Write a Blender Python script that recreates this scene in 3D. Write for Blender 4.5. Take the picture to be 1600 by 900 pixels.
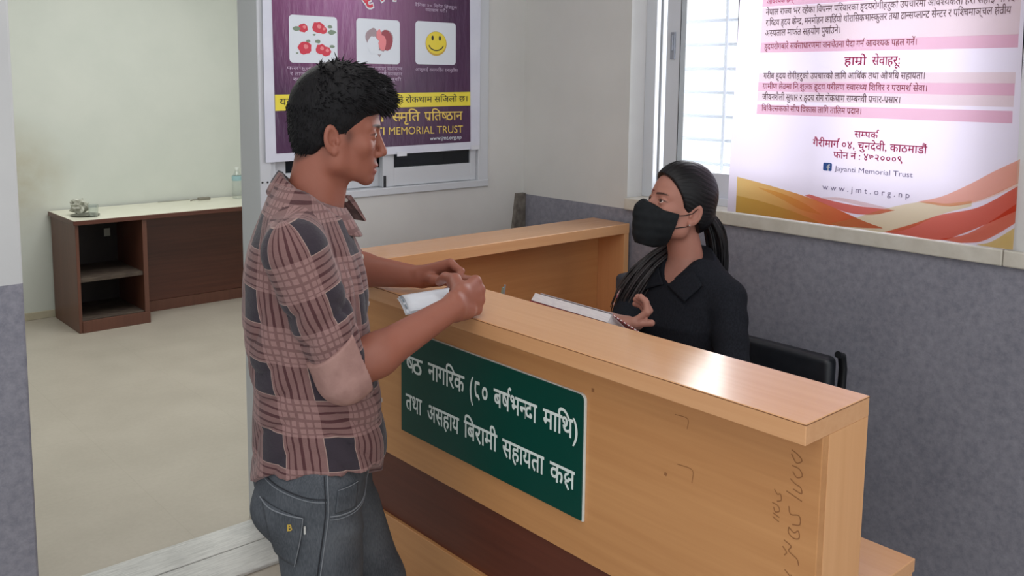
import bpy, bmesh, math, random, re
import numpy as np
from mathutils import Vector, Matrix
from mathutils.bvhtree import BVHTree
R = math.radians
for _o in list(bpy.data.objects):
    bpy.data.objects.remove(_o)
SC = bpy.context.scene
COL = SC.collection

# ---------------------------------------------------------------- camera, world, light, exposure
cam_d = bpy.data.cameras.new('camera')
cam_d.sensor_width = 36.0
cam_d.lens = 32.04
cam_d.shift_y = -0.0965
cam_d.clip_start = 0.05
cam_d.clip_end = 60
cam = bpy.data.objects.new('camera', cam_d)
COL.objects.link(cam)
_yaw, _pit, _rol = 0.727727, 0.120406, 0.011579
_f = Vector((math.sin(_yaw) * math.cos(_pit), math.cos(_yaw) * math.cos(_pit), -math.sin(_pit)))
_r = Vector((math.cos(_yaw), -math.sin(_yaw), 0))
_u = _r.cross(_f)
_r2 = _r * math.cos(_rol) + _u * math.sin(_rol)
_u2 = _u * math.cos(_rol) - _r * math.sin(_rol)
cam.matrix_world = Matrix(((_r2.x, _u2.x, -_f.x, 0), (_r2.y, _u2.y, -_f.y, 0), (_r2.z, _u2.z, -_f.z, 1.62), (0, 0, 0, 1)))
SC.camera = cam

wd = bpy.data.worlds.new('sky')
SC.world = wd
wd.use_nodes = True
wd.node_tree.nodes['Background'].inputs[0].default_value = (0.93, 0.97, 1.0, 1)
wd.node_tree.nodes['Background'].inputs[1].default_value = 1.25


def area(name, loc, rot, sx, sy, power, col=(1, 1, 1)):
    d = bpy.data.lights.new(name, 'AREA')
    d.shape = 'RECTANGLE'
    d.size, d.size_y = sx, sy
    d.energy = power
    d.color = col
    o = bpy.data.objects.new(name, d)
    COL.objects.link(o)
    o.location = loc
    o.rotation_euler = rot
    return o


area('ceiling_fill_hall', (0.2, 0.4, 2.8), (0, 0, 0), 1.6, 1.6, 20, (1, 0.98, 0.97))  # unseen overhead lamp, added as soft fill from the camera side
area('ceiling_fill_counter', (1.3, 2.0, 2.84), (0, 0, R(90)), 1.6, 0.5, 5, (1, 0.98, 0.97))  # unseen lamp added above the counter for fill
area('ceiling_fill_store', (1.9, 4.7, 2.8), (0, 0, 0), 1.8, 1.6, 56, (0.99, 1, 0.97))  # unseen lamp added to brighten the store room
area('window_daylight', (3.02, 1.61, 1.8), (0, R(90), 0), 1.2, 1.34, 34, (0.95, 0.98, 1.0)).data.spread = R(115)

SC.view_settings.view_transform = 'Standard'
SC.view_settings.look = 'None'
SC.view_settings.exposure = 0.0
SC.view_settings.gamma = 1.0
SC.view_settings.use_curve_mapping = False
SC.cycles.use_denoising = True
SC.cycles.max_bounces = 8
SC.cycles.transparent_max_bounces = 16


# ---------------------------------------------------------------- helpers: colours and materials
def lin(c):
    return c / 12.92 if c <= 0.04045 else ((c + 0.055) / 1.055) ** 2.4


def rgb(r, g, b):
    return (lin(r / 255), lin(g / 255), lin(b / 255), 1.0)


class NT:
    def __init__(self, m):
        self.t = m.node_tree
        self.n = self.t.nodes
        self.b = self.n['Principled BSDF']

    def add(self, kind, **kw):
        x = self.n.new(kind)
        for k, v in kw.items():
            setattr(x, k, v)
        return x

    def link(self, a, b):
        self.t.links.new(a, b)

    def val(self, sock, v):
        if hasattr(v, 'is_linked'):
            self.link(v, sock)
        else:
            sock.default_value = v

    def math(self, op, a, b=0.0, clamp=False):
        x = self.add('ShaderNodeMath', operation=op, use_clamp=clamp)
        self.val(x.inputs[0], a)
        self.val(x.inputs[1], b)
        return x.outputs[0]

    def mix(self, fac, a, b, mode='MIX'):
        x = self.add('ShaderNodeMix', data_type='RGBA', blend_type=mode)
        self.val(x.inputs[0], fac)
        self.val(x.inputs[6], a)
        self.val(x.inputs[7], b)
        return x.outputs[2]

    def noise(self, vec, scale, detail=3.0, rough=0.55):
        x = self.add('ShaderNodeTexNoise')
        if vec is not None:
            self.link(vec, x.inputs['Vector'])
        x.inputs['Scale'].default_value = scale
        x.inputs['Detail'].default_value = detail
        x.inputs['Roughness'].default_value = rough
        return x.outputs['Fac']

    def ramp(self, fac, stops):
        x = self.add('ShaderNodeValToRGB')
        self.val(x.inputs[0], fac)
        el = x.color_ramp.elements
        while len(el) > 1:
            el.remove(el[-1])
        el[0].position, el[0].color = stops[0]
        for p, c in stops[1:]:
            e = el.new(p)
            e.color = c
        return x.outputs[0]

    def coord(self, out='Object', scale=(1, 1, 1), loc=(0, 0, 0)):
        c = self.add('ShaderNodeTexCoord')
        m = self.add('ShaderNodeMapping')
        self.link(c.outputs[out], m.inputs[0])
        m.inputs['Scale'].default_value = scale
        m.inputs['Location'].default_value = loc
        return m.outputs[0]

    def bump(self, h, strength=0.3, dist=0.002):
        x = self.add('ShaderNodeBump')
        x.inputs['Strength'].default_value = strength
        x.inputs['Distance'].default_value = dist
        self.link(h, x.inputs['Height'])
        self.link(x.outputs[0], self.b.inputs['Normal'])


def mat(name, col=None, rough=0.6, metal=0.0, spec=0.5):
    m = bpy.data.materials.new(name)
    m.use_nodes = True
    t = NT(m)
    if col is not None:
        t.b.inputs['Base Color'].default_value = col
    t.b.inputs['Roughness'].default_value = rough
    t.b.inputs['Metallic'].default_value = metal
    t.b.inputs['Specular IOR Level'].default_value = spec
    m['nt'] = 1
    return m


def noisy(name, c1, c2, scale=6.0, rough=0.6, stretch=(1, 1, 1), bump=0.0, detail=4.0, spec=0.5, lo=0.35, hi=0.65):
    m = mat(name, None, rough, 0, spec)
    t = NT(m)
    v = t.coord('Object', stretch)
    n = t.noise(v, scale, detail)
    t.link(t.ramp(n, [(lo, c1), (hi, c2)]), t.b.inputs['Base Color'])
    if bump:
        t.bump(n, bump)
    return m


def wood(name, c1, c2, axis='y', rough=0.3, spec=0.5, fine=1.0):
    m = mat(name, None, rough, 0, spec)
    t = NT(m)
    s = {'x': (2.2, 60, 60), 'y': (60, 2.2, 60), 'z': (60, 60, 2.2)}[axis]
    v = t.coord('Object', s)
    n = t.noise(v, fine, 5.0, 0.6)
    v2 = t.coord('Object', tuple(q * 0.12 for q in s))
    n2 = t.noise(v2, 1.0, 2.0)
    k = t.math('ADD', t.math('MULTIPLY', n, 0.6), t.math('MULTIPLY', n2, 0.4))
    t.link(t.ramp(k, [(0.34, c1), (0.66, c2)]), t.b.inputs['Base Color'])
    return m


def wallmat(name, paint, paint2, split=None, low1=None, low2=None, stain=None):
    m = mat(name, None, 0.75, 0, 0.3)
    t = NT(m)
    v = t.coord('Object')
    n = t.noise(v, 1.7, 5.0, 0.6)
    col = t.ramp(n, [(0.35, paint), (0.65, paint2)])
    if stain is not None:
        (sx, sy, sz), rad, sc = stain
        d = t.add('ShaderNodeVectorMath', operation='DISTANCE')
        t.link(v, d.inputs[0])
        d.inputs[1].default_value = (sx, sy, sz)
        f = t.math('SUBTRACT', 1.0, t.math('DIVIDE', d.outputs['Value'], rad), True)
        f = t.math('MULTIPLY', f, t.noise(v, 9.0, 4.0))
        col = t.mix(f, col, sc)
    if split is not None:
        sp = t.add('ShaderNodeSeparateXYZ')
        t.link(v, sp.inputs[0])
        n1 = t.noise(v, 48.0, 6.0, 0.75)
        n2 = t.noise(v, 5.0, 3.0, 0.5)
        k = t.math('ADD', t.math('MULTIPLY', n1, 0.8), t.math('MULTIPLY', n2, 0.2))
        lowc = t.ramp(k, [(0.34, low1), (0.66, low2)])
        f = t.math('LESS_THAN', sp.outputs[2], split)
        col = t.mix(f, col, lowc)
        t.link(t.math('SUBTRACT', 0.75, t.math('MULTIPLY', f, 0.25)), t.b.inputs['Roughness'])
    t.link(col, t.b.inputs['Base Color'])
    return m


# ---------------------------------------------------------------- helpers: meshes and objects
class MB:
    """collects shapes that become one mesh object"""

    def __init__(self):
        self.v, self.f, self.mi = [], [], []

    def raw(self, vs, fs, mi=0):
        b = len(self.v)
        self.v += [tuple(map(float, p)) for p in vs]
        self.f += [tuple(b + i for i in q) for q in fs]
        self.mi += [mi] * len(fs)
        return self

    def box(self, x0, x1, y0, y1, z0, z1, mi=0):
        vs = [(x, y, z) for x in (x0, x1) for y in (y0, y1) for z in (z0, z1)]
        return self.raw(vs, [(0, 1, 3, 2), (4, 6, 7, 5), (0, 4, 5, 1), (2, 3, 7, 6), (0, 2, 6, 4), (1, 5, 7, 3)], mi)

    def rbox(self, x0, x1, y0, y1, z0, z1, r=0.004, seg=2, mi=0):
        bm = bmesh.new()
        bmesh.ops.create_cube(bm, size=1.0)
        for q in bm.verts:
            q.co = Vector(((x0 + x1) / 2 + q.co.x * (x1 - x0), (y0 + y1) / 2 + q.co.y * (y1 - y0), (z0 + z1) / 2 + q.co.z * (z1 - z0)))
        bmesh.ops.bevel(bm, geom=bm.edges[:], offset=r, segments=seg, affect='EDGES', profile=0.5)
        bm.verts.ensure_lookup_table()
        for i, q in enumerate(bm.verts):
            q.index = i
        self.raw([q.co[:] for q in bm.verts], [[q.index for q in f.verts] for f in bm.faces], mi)
        bm.free()
        return self

    def tube(self, pts, rad, n=10, mi=0, cap=True, flat=1.0, up=None):
        pts = [Vector(p) for p in pts]
        if not hasattr(rad, '__len__'):
            rad = [rad] * len(pts)
        vs, fs = [], []
        N = len(pts)
        prev = None
        for i, p in enumerate(pts):
            d = (pts[min(i + 1, N - 1)] - pts[max(i - 1, 0)])
            d = d.normalized() if d.length > 1e-9 else Vector((0, 0, 1))
            if up is not None:
                a = Vector(up)
                a = (a - d * a.dot(d))
            elif prev is None:
                a = Vector((0, 0, 1)) if abs(d.z) < 0.9 else Vector((1, 0, 0))
                a = a - d * a.dot(d)
            else:
                a = prev - d * prev.dot(d)
            a.normalize()
            prev = a
            b = d.cross(a)
            for k in range(n):
                t = 2 * math.pi * k / n
                vs.append(p + a * (math.cos(t) * rad[i] * flat) + b * (math.sin(t) * rad[i]))
        for i in range(N - 1):
            for k in range(n):
                fs.append((i * n + k, i * n + (k + 1) % n, (i + 1) * n + (k + 1) % n, (i + 1) * n + k))
        if cap:
            fs.append(tuple(range(n - 1, -1, -1)))
            fs.append(tuple((N - 1) * n + k for k in range(n)))
        return self.raw(vs, fs, mi)

    def lathe(self, prof, c=(0, 0, 0), n=24, mi=0):
        vs, fs = [], []
        for r, z in prof:
            for k in range(n):
                t = 2 * math.pi * k / n
                vs.append((c[0] + r * math.cos(t), c[1] + r * math.sin(t), c[2] + z))
        for i in range(len(prof) - 1):
            for k in range(n):
                fs.append((i * n + k, i * n + (k + 1) % n, (i + 1) * n + (k + 1) % n, (i + 1) * n + k))
        return self.raw(vs, fs, mi)

    def prism(self, poly, o, eu, ev, en, d, mi=0):
        """polygon given in (u, v) on the frame o, eu, ev; extruded d along en"""
        o, eu, ev, en = Vector(o), Vector(eu), Vector(ev), Vector(en)
        n = len(poly)
        a = [o + eu * p[0] + ev * p[1] for p in poly]
        b = [p + en * d for p in a]
        fs = [tuple(range(n)), tuple(range(2 * n - 1, n - 1, -1))]
        fs += [(i, n + i, n + (i + 1) % n, (i + 1) % n) for i in range(n)]
        return self.raw(a + b, fs, mi)

    def build(self, name, mats, parent=None, smooth=False, at=None):
        me = bpy.data.meshes.new(name)
        vs = self.v
        if at is not None:
            vs = [(p[0] - at[0], p[1] - at[1], p[2] - at[2]) for p in vs]
        me.from_pydata(vs, [], self.f)
        if not isinstance(mats, (list, tuple)):
            mats = [mats]
        for m in mats:
            me.materials.append(m)
        me.polygons.foreach_set('material_index', self.mi)
        bm = bmesh.new()
        bm.from_mesh(me)
        bmesh.ops.recalc_face_normals(bm, faces=bm.faces[:])
        bm.to_mesh(me)
        bm.free()
        if smooth:
            me.shade_smooth()
            try:
                me.set_sharp_from_angle(angle=R(40))
            except Exception:
                pass
        me.update()
        o = bpy.data.objects.new(name, me)
        COL.objects.link(o)
        if parent is not None:
            o.parent = parent
            o.location = (0, 0, 0)
            if at is None:
                o.matrix_parent_inverse = Matrix.Translation(-Vector(parent.location))
        if at is not None:
            o.location = at
        return o


def empty(name, loc):
    o = bpy.data.objects.new(name, None)
    o.empty_display_size = 0.1
    COL.objects.link(o)
    o.location = loc
    return o


def tag(o, label=None, cat=None, group=None, kind=None):
    if label:
        o['label'] = label
    if cat:
        o['category'] = cat
    if group:
        o['group'] = group
    if kind:
        o['kind'] = kind
    return o


def struct(o):
    o['kind'] = 'structure'
    return o
# ---------------------------------------------------------------- the setting
PAINT, PAINT2 = rgb(203, 202, 199), rgb(211, 210, 207)
GRN, GRN2 = rgb(200, 204, 197), rgb(207, 210, 203)
GREY1, GREY2 = rgb(119, 119, 130), rgb(149, 148, 158)
M_wall = wallmat('white_paint', PAINT, PAINT2)
M_store = wallmat('pale_green_paint', GRN, GRN2, stain=((1.45, 6.5, 0.95), 0.42, rgb(168, 152, 118)))
M_wall_w = wallmat('white_paint_over_grey_dado', PAINT, PAINT2, 1.13, GREY1, GREY2)
M_floor = mat('vitrified_tile', None, 0.35, 0, 0.4)
t = NT(M_floor)
v = t.coord('Object')
n = t.noise(v, 3.0, 5.0)
n2 = t.noise(v, 60.0, 2.0)
br = t.add('ShaderNodeTexBrick')
t.link(v, br.inputs['Vector'])
br.offset = 0.0
br.inputs['Scale'].default_value = 1.0
br.inputs['Brick Width'].default_value = 0.6
br.inputs['Row Height'].default_value = 0.6
br.inputs['Mortar Size'].default_value = 0.0018
br.inputs['Color1'].default_value = (1, 1, 1, 1)
br.inputs['Color2'].default_value = (1, 1, 1, 1)
br.inputs['Mortar'].default_value = (0.93, 0.925, 0.92, 1)
c = t.ramp(t.math('ADD', t.math('MULTIPLY', n, 0.7), t.math('MULTIPLY', n2, 0.3)), [(0.38, rgb(174, 166, 154)), (0.62, rgb(183, 175, 163))])
t.link(t.mix(1.0, c, br.outputs['Color'], 'MULTIPLY'), t.b.inputs['Base Color'])
M_base = noisy('skirting_stone', rgb(176, 168, 146), rgb(192, 184, 163), 12, 0.5)
M_alu = mat('white_aluminium', rgb(200, 203, 208), 0.35, 0.0, 0.5)
M_alug = mat('grey_aluminium', rgb(150, 155, 163), 0.35, 0.3, 0.5)
M_dark_rubber = mat('black_gasket', rgb(40, 42, 46), 0.6)
M_marble = mat('white_marble', None, 0.45, 0, 0.4)
t = NT(M_marble)
v = t.coord('Object', (14, 170, 14))
v2 = t.coord('Object', (3, 3, 3))
k = t.math('ADD', t.math('MULTIPLY', t.noise(v, 1.0, 3), 0.5), t.math('MULTIPLY', t.noise(v2, 2.0, 5), 0.5))
t.link(t.ramp(k, [(0.36, rgb(176, 176, 174)), (0.6, rgb(214, 214, 211))]), t.b.inputs['Base Color'])
t.bump(k, 0.15)
M_sill = noisy('cream_stone', rgb(196, 190, 178), rgb(208, 203, 192), 20, 0.4)
M_brown = noisy('bare_plaster_patch', rgb(92, 86, 80), rgb(128, 122, 114), 30, 0.85)

struct(MB().box(-3.0, 3.6, -3.0, 6.7, -0.1, 0.0).build('floor', M_floor))
struct(MB().box(-3.0, 3.6, -0.4, 6.7, 2.9, 3.0).build('ceiling', M_wall))

# right wall with a wide window opening (y 0.62 .. 2.29, z 1.13 .. 2.45)
XR, XO = 2.63, 2.95
WY0, WY1, WZ0, WZ1 = 0.93, 2.29, 1.13, 2.45
mb = MB()
mb.box(XR, XO, -3.0, WY0, 0, 2.9).box(XR, XO, WY1, 3.03, 0, 2.9)
mb.box(XR, XO, WY0, WY1, 0, WZ0).box(XR, XO, WY0, WY1, WZ1, 2.9)
struct(mb.build('wall_right', M_wall_w))
struct(MB().rbox(XR - 0.018, XO, WY0 + .001, WY1 - 0.001, WZ0, WZ0 + 0.045, 0.004).rbox(XR - 0.018, XR - 0.0005, -3.0, WY0, WZ0, WZ0 + 0.045, 0.004).build('trim_1', M_sill))

# back wall carrying the poster window; left of x=1.41 it is an opening to the store room
YB = 2.88
mb = MB()
mb.box(1.416, XR, YB, 3.03, 0, 1.185).box(2.42, XR, YB, 3.03, 1.185, 2.9).box(1.416, 2.42, YB, 3.03, 2.61, 2.9)
struct(mb.build('wall_back', M_wall))
struct(MB().prism([(0.0, 0), (0.075, 0), (0.075, 0.235), (0.03, 0.235)], (2.552, YB, 0.9), (1, 0, 0), (0, 0, 1), (0, -1, 0), 0.02).build('trim_2', M_brown))
# pier on the left
struct(MB().rbox(-2.6, 0.557, 2.4, 3.03, 0, 2.9, 0.006).build('wall_left', wallmat('pier_paint', rgb(196, 197, 198), rgb(205, 206, 206), 1.115, GREY1, GREY2)))
struct(MB().rbox(0.4, 1.41, 2.66, 2.825, 0, 0.012, 0.003).rbox(0.4, 1.41, 2.83, 2.985, 0, 0.012, 0.003).build('trim_3', M_marble))
# store room behind
struct(MB().box(-0.5, 3.6, 6.5, 6.7, 0, 2.9).build('wall_store_back', M_store))
struct(MB().box(3.45, 3.6, 3.03, 6.5, 0, 2.9).build('wall_store_right', M_store))
struct(MB().box(-0.7, -0.5, 3.03, 6.7, 0, 2.9).build('wall_store_left', M_store))
struct(MB().rbox(-0.5, 3.45, 6.488, 6.5, 0, 0.05, 0.003).build('baseboard_store', M_base))

# ---- window in the right wall (frames, sashes, panes, grille outside)
M_glass = mat('clear_glass', rgb(255, 255, 255), 0.02)
t = NT(M_glass)
tr = t.add('ShaderNodeBsdfTransparent')
gl = t.add('ShaderNodeBsdfGlossy')
gl.inputs['Roughness'].default_value = 0.02
mx = t.add('ShaderNodeMixShader')
mx.inputs[0].default_value = 0.06
t.link(tr.outputs[0], mx.inputs[1])
t.link(gl.outputs[0], mx.inputs[2])
t.link(mx.outputs[0], t.n['Material Output'].inputs['Surface'])

w1 = empty('window_1', (2.78, 1.4, 1.175))
struct(w1)
z0 = WZ0 + 0.045
mb = MB()
for a in (0.0, 0.032, 0.064):        # stepped track profiles of the outer frame
    x = 2.715 + a
    mb.rbox(x, x + 0.026, WY1 - 0.05 - a * 0.18, WY1, z0, WZ1, 0.002)
    mb.rbox(x, x + 0.026, WY0, WY0 + 0.05, z0, WZ1, 0.002)
    mb.rbox(x + .0005, x + 0.0255, WY0 + .048, WY1 - .048, z0, z0 + 0.028, 0.002)
    mb.rbox(x + .0005, x + 0.0255, WY0 + .048, WY1 - .048, WZ1 - 0.04, WZ1, 0.002)
mb.build('window_frame', M_alu, w1)


def sash(x, ya, yb, latch):
    s = MB()
    s.rbox(x, x + 0.028, yb - 0.062, yb, z0 + 0.02, WZ1 - 0.03, 0.003).rbox(x, x + 0.028, ya, ya + 0.062, z0 + 0.02, WZ1 - 0.03, 0.003)
    s.rbox(x + 0.001, x + 0.027, ya + 0.06, yb - 0.06, z0 + 0.021, z0 + 0.115, 0.003).rbox(x + 0.001, x + 0.027, ya + 0.06, yb - 0.06, WZ1 - 0.1, WZ1 - 0.031, 0.003)
    so = s.build('sash', M_alu, w1)
    MB().box(x + 0.012, x + 0.016, ya + 0.06, yb - 0.06, z0 + 0.11, WZ1 - 0.1).build('pane', M_glass, so)
    g = MB()
    g.box(x - 0.001, x + 0.029, yb - 0.066, yb - 0.0625, z0 + 0.115, WZ1 - 0.1)
    g.build('gasket', M_dark_rubber, so)
    if latch:
        MB().rbox(x - 0.008, x + 0.001, yb - 0.042, yb - 0.022, 1.70, 1.80, 0.002).rbox(x - 0.014, x - 0.007, yb - 0.037, yb - 0.027, 1.73, 1.79, 0.002).build('latch', M_alug, so)


sash(2.735, 1.49, 2.205, True)
sash(2.768, 0.975, 1.555, False)
gr = MB()
for i in range(15):
    z = 1.215 + i * 0.0905
    gr.tube([(2.90, WY0, z), (2.90, WY1, z)], 0.0065, 8)
for y in (2.045, 1.75, 1.45, 1.15):
    gr.tube([(2.888, y, WZ0), (2.888, y, WZ1)], 0.0065, 8)
gr.build('grille', mat('white_grille_paint', rgb(190, 196, 204), 0.5), w1)

# ---- window of the back wall: sliding aluminium window, panes coloured dark for the unlit room behind
w2 = empty('window_2', (1.93, 2.93, 1.19))
struct(w2)
M_dglass = mat('unlit_room_glass', rgb(22, 26, 32), 0.12, 0, 0.35)
mb = MB()
mb.rbox(1.41, 1.452, 2.872, 3.02, 0.02, 2.62, 0.003)            # free end post
mb.rbox(1.452, 1.475, 2.885, 3.0, 1.185, 2.62, 0.003)
mb.rbox(2.372, 2.425, 2.872, 3.0, 1.185, 2.62, 0.003)
mb.rbox(1.453, 2.425, 2.868, 3.0, 1.178, 1.206, 0.003)
mb.rbox(1.453, 2.4245, 2.8725, 3.001, 2.571, 2.62, 0.003)
mb.build('window_frame', M_alu, w2)
for (xa, xb, y, rail) in ((1.476, 1.955, 2.913, 0.075), (1.915, 2.371, 2.8855, 0.072)):
    s = MB()
    s.rbox(xa, xa + 0.052, y, y + 0.026, 1.206, 2.57, 0.003).rbox(xb - 0.03, xb, y, y + 0.026, 1.206, 2.57, 0.003)
    s.rbox(xa + .05, xb - .028, y + .001, y + 0.025, 1.207, 1.206 + rail, 0.003).rbox(xa + .05, xb - .028, y + .001, y + 0.025, 2.5, 2.569, 0.003)
    so = s.build('sash', M_alu, w2)
    MB().box(xa + 0.05, xb - 0.028, y + 0.01, y + 0.016, 1.206 + rail - 0.002, 2.505).build('pane', M_dglass, so)
MB().box(1.918, 1.926, 2.879, 2.886, 1.185, 1.25).build('sash_gap', M_dark_rubber, w2)
sc_ = MB()
for x in (1.418, 1.437):
    sc_.tube([(x, 2.8735, 1.259), (x, 2.8705, 1.259)], 0.0035, 10)
sc_.build('screw_hole', M_dark_rubber, w2)
# ---------------------------------------------------------------- lettering
_FC = {}


def glyph(txt, bold):
    key = (txt, bold)
    if key in _FC:
        return _FC[key]
    cu = bpy.data.curves.new('type', 'FONT')
    cu.body = txt
    cu.offset = bold
    cu.resolution_u = 4
    o = bpy.data.objects.new('type', cu)
    COL.objects.link(o)
    bpy.context.view_layer.update()
    dg = bpy.context.evaluated_depsgraph_get()
    me = bpy.data.meshes.new_from_object(o.evaluated_get(dg))
    vs = [(q.co.x, q.co.y) for q in me.vertices]
    fs = [tuple(p.vertices) for p in me.polygons]
    bpy.data.objects.remove(o)
    bpy.data.curves.remove(cu)
    bpy.data.meshes.remove(me)
    _FC[key] = (vs, fs)
    return _FC[key]


def cut(vs, fs, xmax):
    bm = bmesh.new()
    bv = [bm.verts.new((a, b, 0)) for a, b in vs]
    for q in fs:
        try:
            bm.faces.new([bv[i] for i in q])
        except ValueError:
            pass
    bmesh.ops.bisect_plane(bm, geom=bm.verts[:] + bm.edges[:] + bm.faces[:], plane_co=(xmax, 0, 0), plane_no=(1, 0, 0), clear_outer=True)
    for i, q in enumerate(bm.verts):
        q.index = i
    r = ([(q.co.x, q.co.y) for q in bm.verts], [tuple(q.index for q in f.verts) for f in bm.faces])
    bm.free()
    return r


ADV = dict(zip("कखगघचछजझटठडढणतथदधनपफबभमयरलवशषसहािीोौअआइउएओः।",
               (.777, .833, .578, .605, .649, .715, .757, .771, .519, .6, .592, .577, .737, .584, .656, .534, .63, .569, .583, .786, .585, .717, .612, .595, .424, .693, .571, .695, .593, .691, .546, .252, .252, .252, .252, .252, .779, 1.038, .505, .563, .568, 1.038, .3, .4)))
for _c in "०१२३४५६७८९":
    ADV[_c] = .57
MARKS = "ुूृेैंँ्"
STEMLESS = "टठडढदरहछ"


def stroke(pts, w):
    vs, fs = [], []
    for i, p in enumerate(pts):
        a = pts[max(i - 1, 0)]
        b = pts[min(i + 1, len(pts) - 1)]
        dx, dy = b[0] - a[0], b[1] - a[1]
        L = math.hypot(dx, dy) or 1
        nx, ny = -dy / L * w / 2, dx / L * w / 2
        vs += [(p[0] + nx, p[1] + ny), (p[0] - nx, p[1] - ny)]
        if i:
            k = 2 * i
            fs.append((k - 2, k - 1, k + 1, k))
    return vs, fs


def arc(cx, cy, r, a0, a1, n=10, ry=None):
    ry = r if ry is None else ry
    return [(cx + r * math.cos(R(a0 + (a1 - a0) * i / n)), cy + ry * math.sin(R(a0 + (a1 - a0) * i / n))) for i in range(n + 1)]


def devanagari(s, bold=0.0):
    """visual order string -> flat mesh.  'X्' before another letter is a half letter, R a reph, Q the ksha ligature, / a rakar stroke"""
    s = s.replace('क्ष', 'Q')
    s = re.sub('र्([^ ािीुूेैोौं]/?[ािीुूेैोौ]*)', '\\1R', s)
    s = s.replace('्र', '/')
    V, F = [], []
    x = 0.0
    w = 0.075 + 2 * bold

    cnt = [0]

    def put(g, dx):
        b = len(V)
        cnt[0] += 1
        z = (cnt[0] % 4) * 0.00006
        V.extend((a + dx, c, z) for a, c in g[0])
        F.extend(tuple(b + i for i in q) for q in g[1])
    i = 0
    run = ''
    while i < len(s):
        c = s[i]
        nxt = s[i + 1] if i + 1 < len(s) else ''
        if c == ' ':
            x += 0.26
        elif c == 'R':
            put(stroke([(x - 0.06 + dx, 0.60 + dy) for dx, dy in ((0.0, 0), (-0.05, 0.10), (-0.03, 0.20), (0.06, 0.25), (0.14, 0.2))], w), 0)
        elif c == '/':
            put(stroke([(x - 0.10, 0.22), (x - 0.34, 0.02)], w), 0)
        elif c == 'E':                             # the older form of the digit eight
            put(stroke([(x + 0.08, 0.57), (x + 0.44, 0.57)], w), 0)
            put(stroke(spline([(x + 0.12, 0.57), (x + 0.10, 0.34), (x + 0.18, 0.15), (x + 0.32, 0.14), (x + 0.42, 0.02)], 5), w), 0)
            x += 0.56
        elif c == 'Q':
            put(stroke([(x, 0.583), (x + 0.62, 0.583)], w), 0)
            put(stroke([(x + 0.5, 0.6), (x + 0.5, 0.0)], w), 0)
            put(stroke(spline([(x + 0.24, 0.60), (x + 0.24, 0.47), (x + 0.12, 0.41), (x + 0.08, 0.30), (x + 0.17, 0.21), (x + 0.29, 0.25), (x + 0.29, 0.35)], 4), w * 0.9), 0)
            put(stroke(spline([(x + 0.16, 0.22), (x + 0.11, 0.13), (x + 0.19, 0.05), (x + 0.29, -0.08)], 4), w * 0.9), 0)
            put(stroke([(x + 0.29, 0.28), (x + 0.5, 0.34)], w * 0.85), 0)
            x += 0.62
        elif c in ADV:
            if nxt == '्' and i + 2 < len(s) and s[i + 2] != ' ' and c not in STEMLESS:
                vs, fs = glyph(c, bold)
                full = {'क': 0.66, 'फ': 0.66, 'स': 0.545, 'न': 0.40, 'त': 0.42}.get(c, ADV[c] - 0.165)
                put(cut(vs, fs, full), x)
                x += full - 0.02
                i += 1
            else:
                put(glyph(c, bold), x)
                x += ADV[c]
        elif c in MARKS:
            off = {'र': 0.08}.get(s[i - 1], 0.0) if c in 'ुू' else 0
            put(glyph(c, bold), x + off)
        else:
            j = i
            while j < len(s) and s[j] not in ADV and s[j] not in MARKS and s[j] not in ' RQE/':
                j += 1
            sub = s[i:j]
            g = glyph(sub, bold)
            put(g, x)
            x += max(q[0] for q in g[0]) + 0.06
            i = j - 1
        i += 1
    return V, F


def latin(s, bold=0.0):
    return glyph(s, bold)


class Ink:
    """flat print laid on a plane: frame o (origin), eu, ev, en ; coordinates in metres"""

    def __init__(self, o, eu, ev, en):
        self.o, self.eu, self.ev, self.en = Vector(o), Vector(eu), Vector(ev), Vector(en)
        self.mb = MB()
        self.mats = []
        self.ch = []

    def mi(self, m):
        if m not in self.mats:
            self.mats.append(m)
        return self.mats.index(m)

    def flat(self, vs, fs, m, lift=0.0006):
        self.ch.append((len(self.mb.v), len(self.mb.f)))
        self.mb.raw([self.o + self.eu * q[0] + self.ev * q[1] + self.en * (lift + (q[2] if len(q) > 2 else 0)) for q in vs], fs, self.mi(m))

    def text(self, g, u0, v0, u1, v1, hgt, m, lift=0.0009, hscale=None):
        """baseline-start (u0, v0) to end (u1, v1); hgt = metres per 1 em of height"""
        vs, fs = g
        x0 = min(q[0] for q in vs)
        x1 = max(q[0] for q in vs)
        du, dv = (u1 - u0) / (x1 - x0), (v1 - v0) / (x1 - x0)
        self.flat([(u0 + (q[0] - x0) * du, v0 + (q[0] - x0) * dv + q[1] * hgt, q[2] if len(q) > 2 else 0) for q in vs], fs, m, lift)

    def poly(self, pts, m, lift=0.0005):
        self.flat(pts, [tuple(range(len(pts)))], m, lift)

    def rrect(self, u0, u1, v0, v1, r, m, lift=0.0005):
        p = arc(u1 - r, v1 - r, r, 0, 90, 6) + arc(u0 + r, v1 - r, r, 90, 180, 6) + arc(u0 + r, v0 + r, r, 180, 270, 6) + arc(u1 - r, v0 + r, r, 270, 360, 6)
        self.poly(p, m, lift)

    def band(self, top, bot, m, lift=0.0005):
        n = len(top)
        self.flat(list(top) + list(bot), [(i, i + 1, n + i + 1, n + i) for i in range(n - 1)], m, lift)

    def build(self, name, parent):
        return self.mb.build(name, self.mats, parent)

    def build_each(self, name, parent):
        """one part per printed line"""
        ends = self.ch[1:] + [(len(self.mb.v), len(self.mb.f))]
        for (v0, f0), (v1, f1) in zip(self.ch, ends):
            m_ = MB()
            m_.v = self.mb.v[v0:v1]
            m_.f = [tuple(i - v0 for i in q) for q in self.mb.f[f0:f1]]
            m_.mi = [0] * len(m_.f)
            m_.build(name, self.mats[self.mb.mi[f0]], parent)


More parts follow.
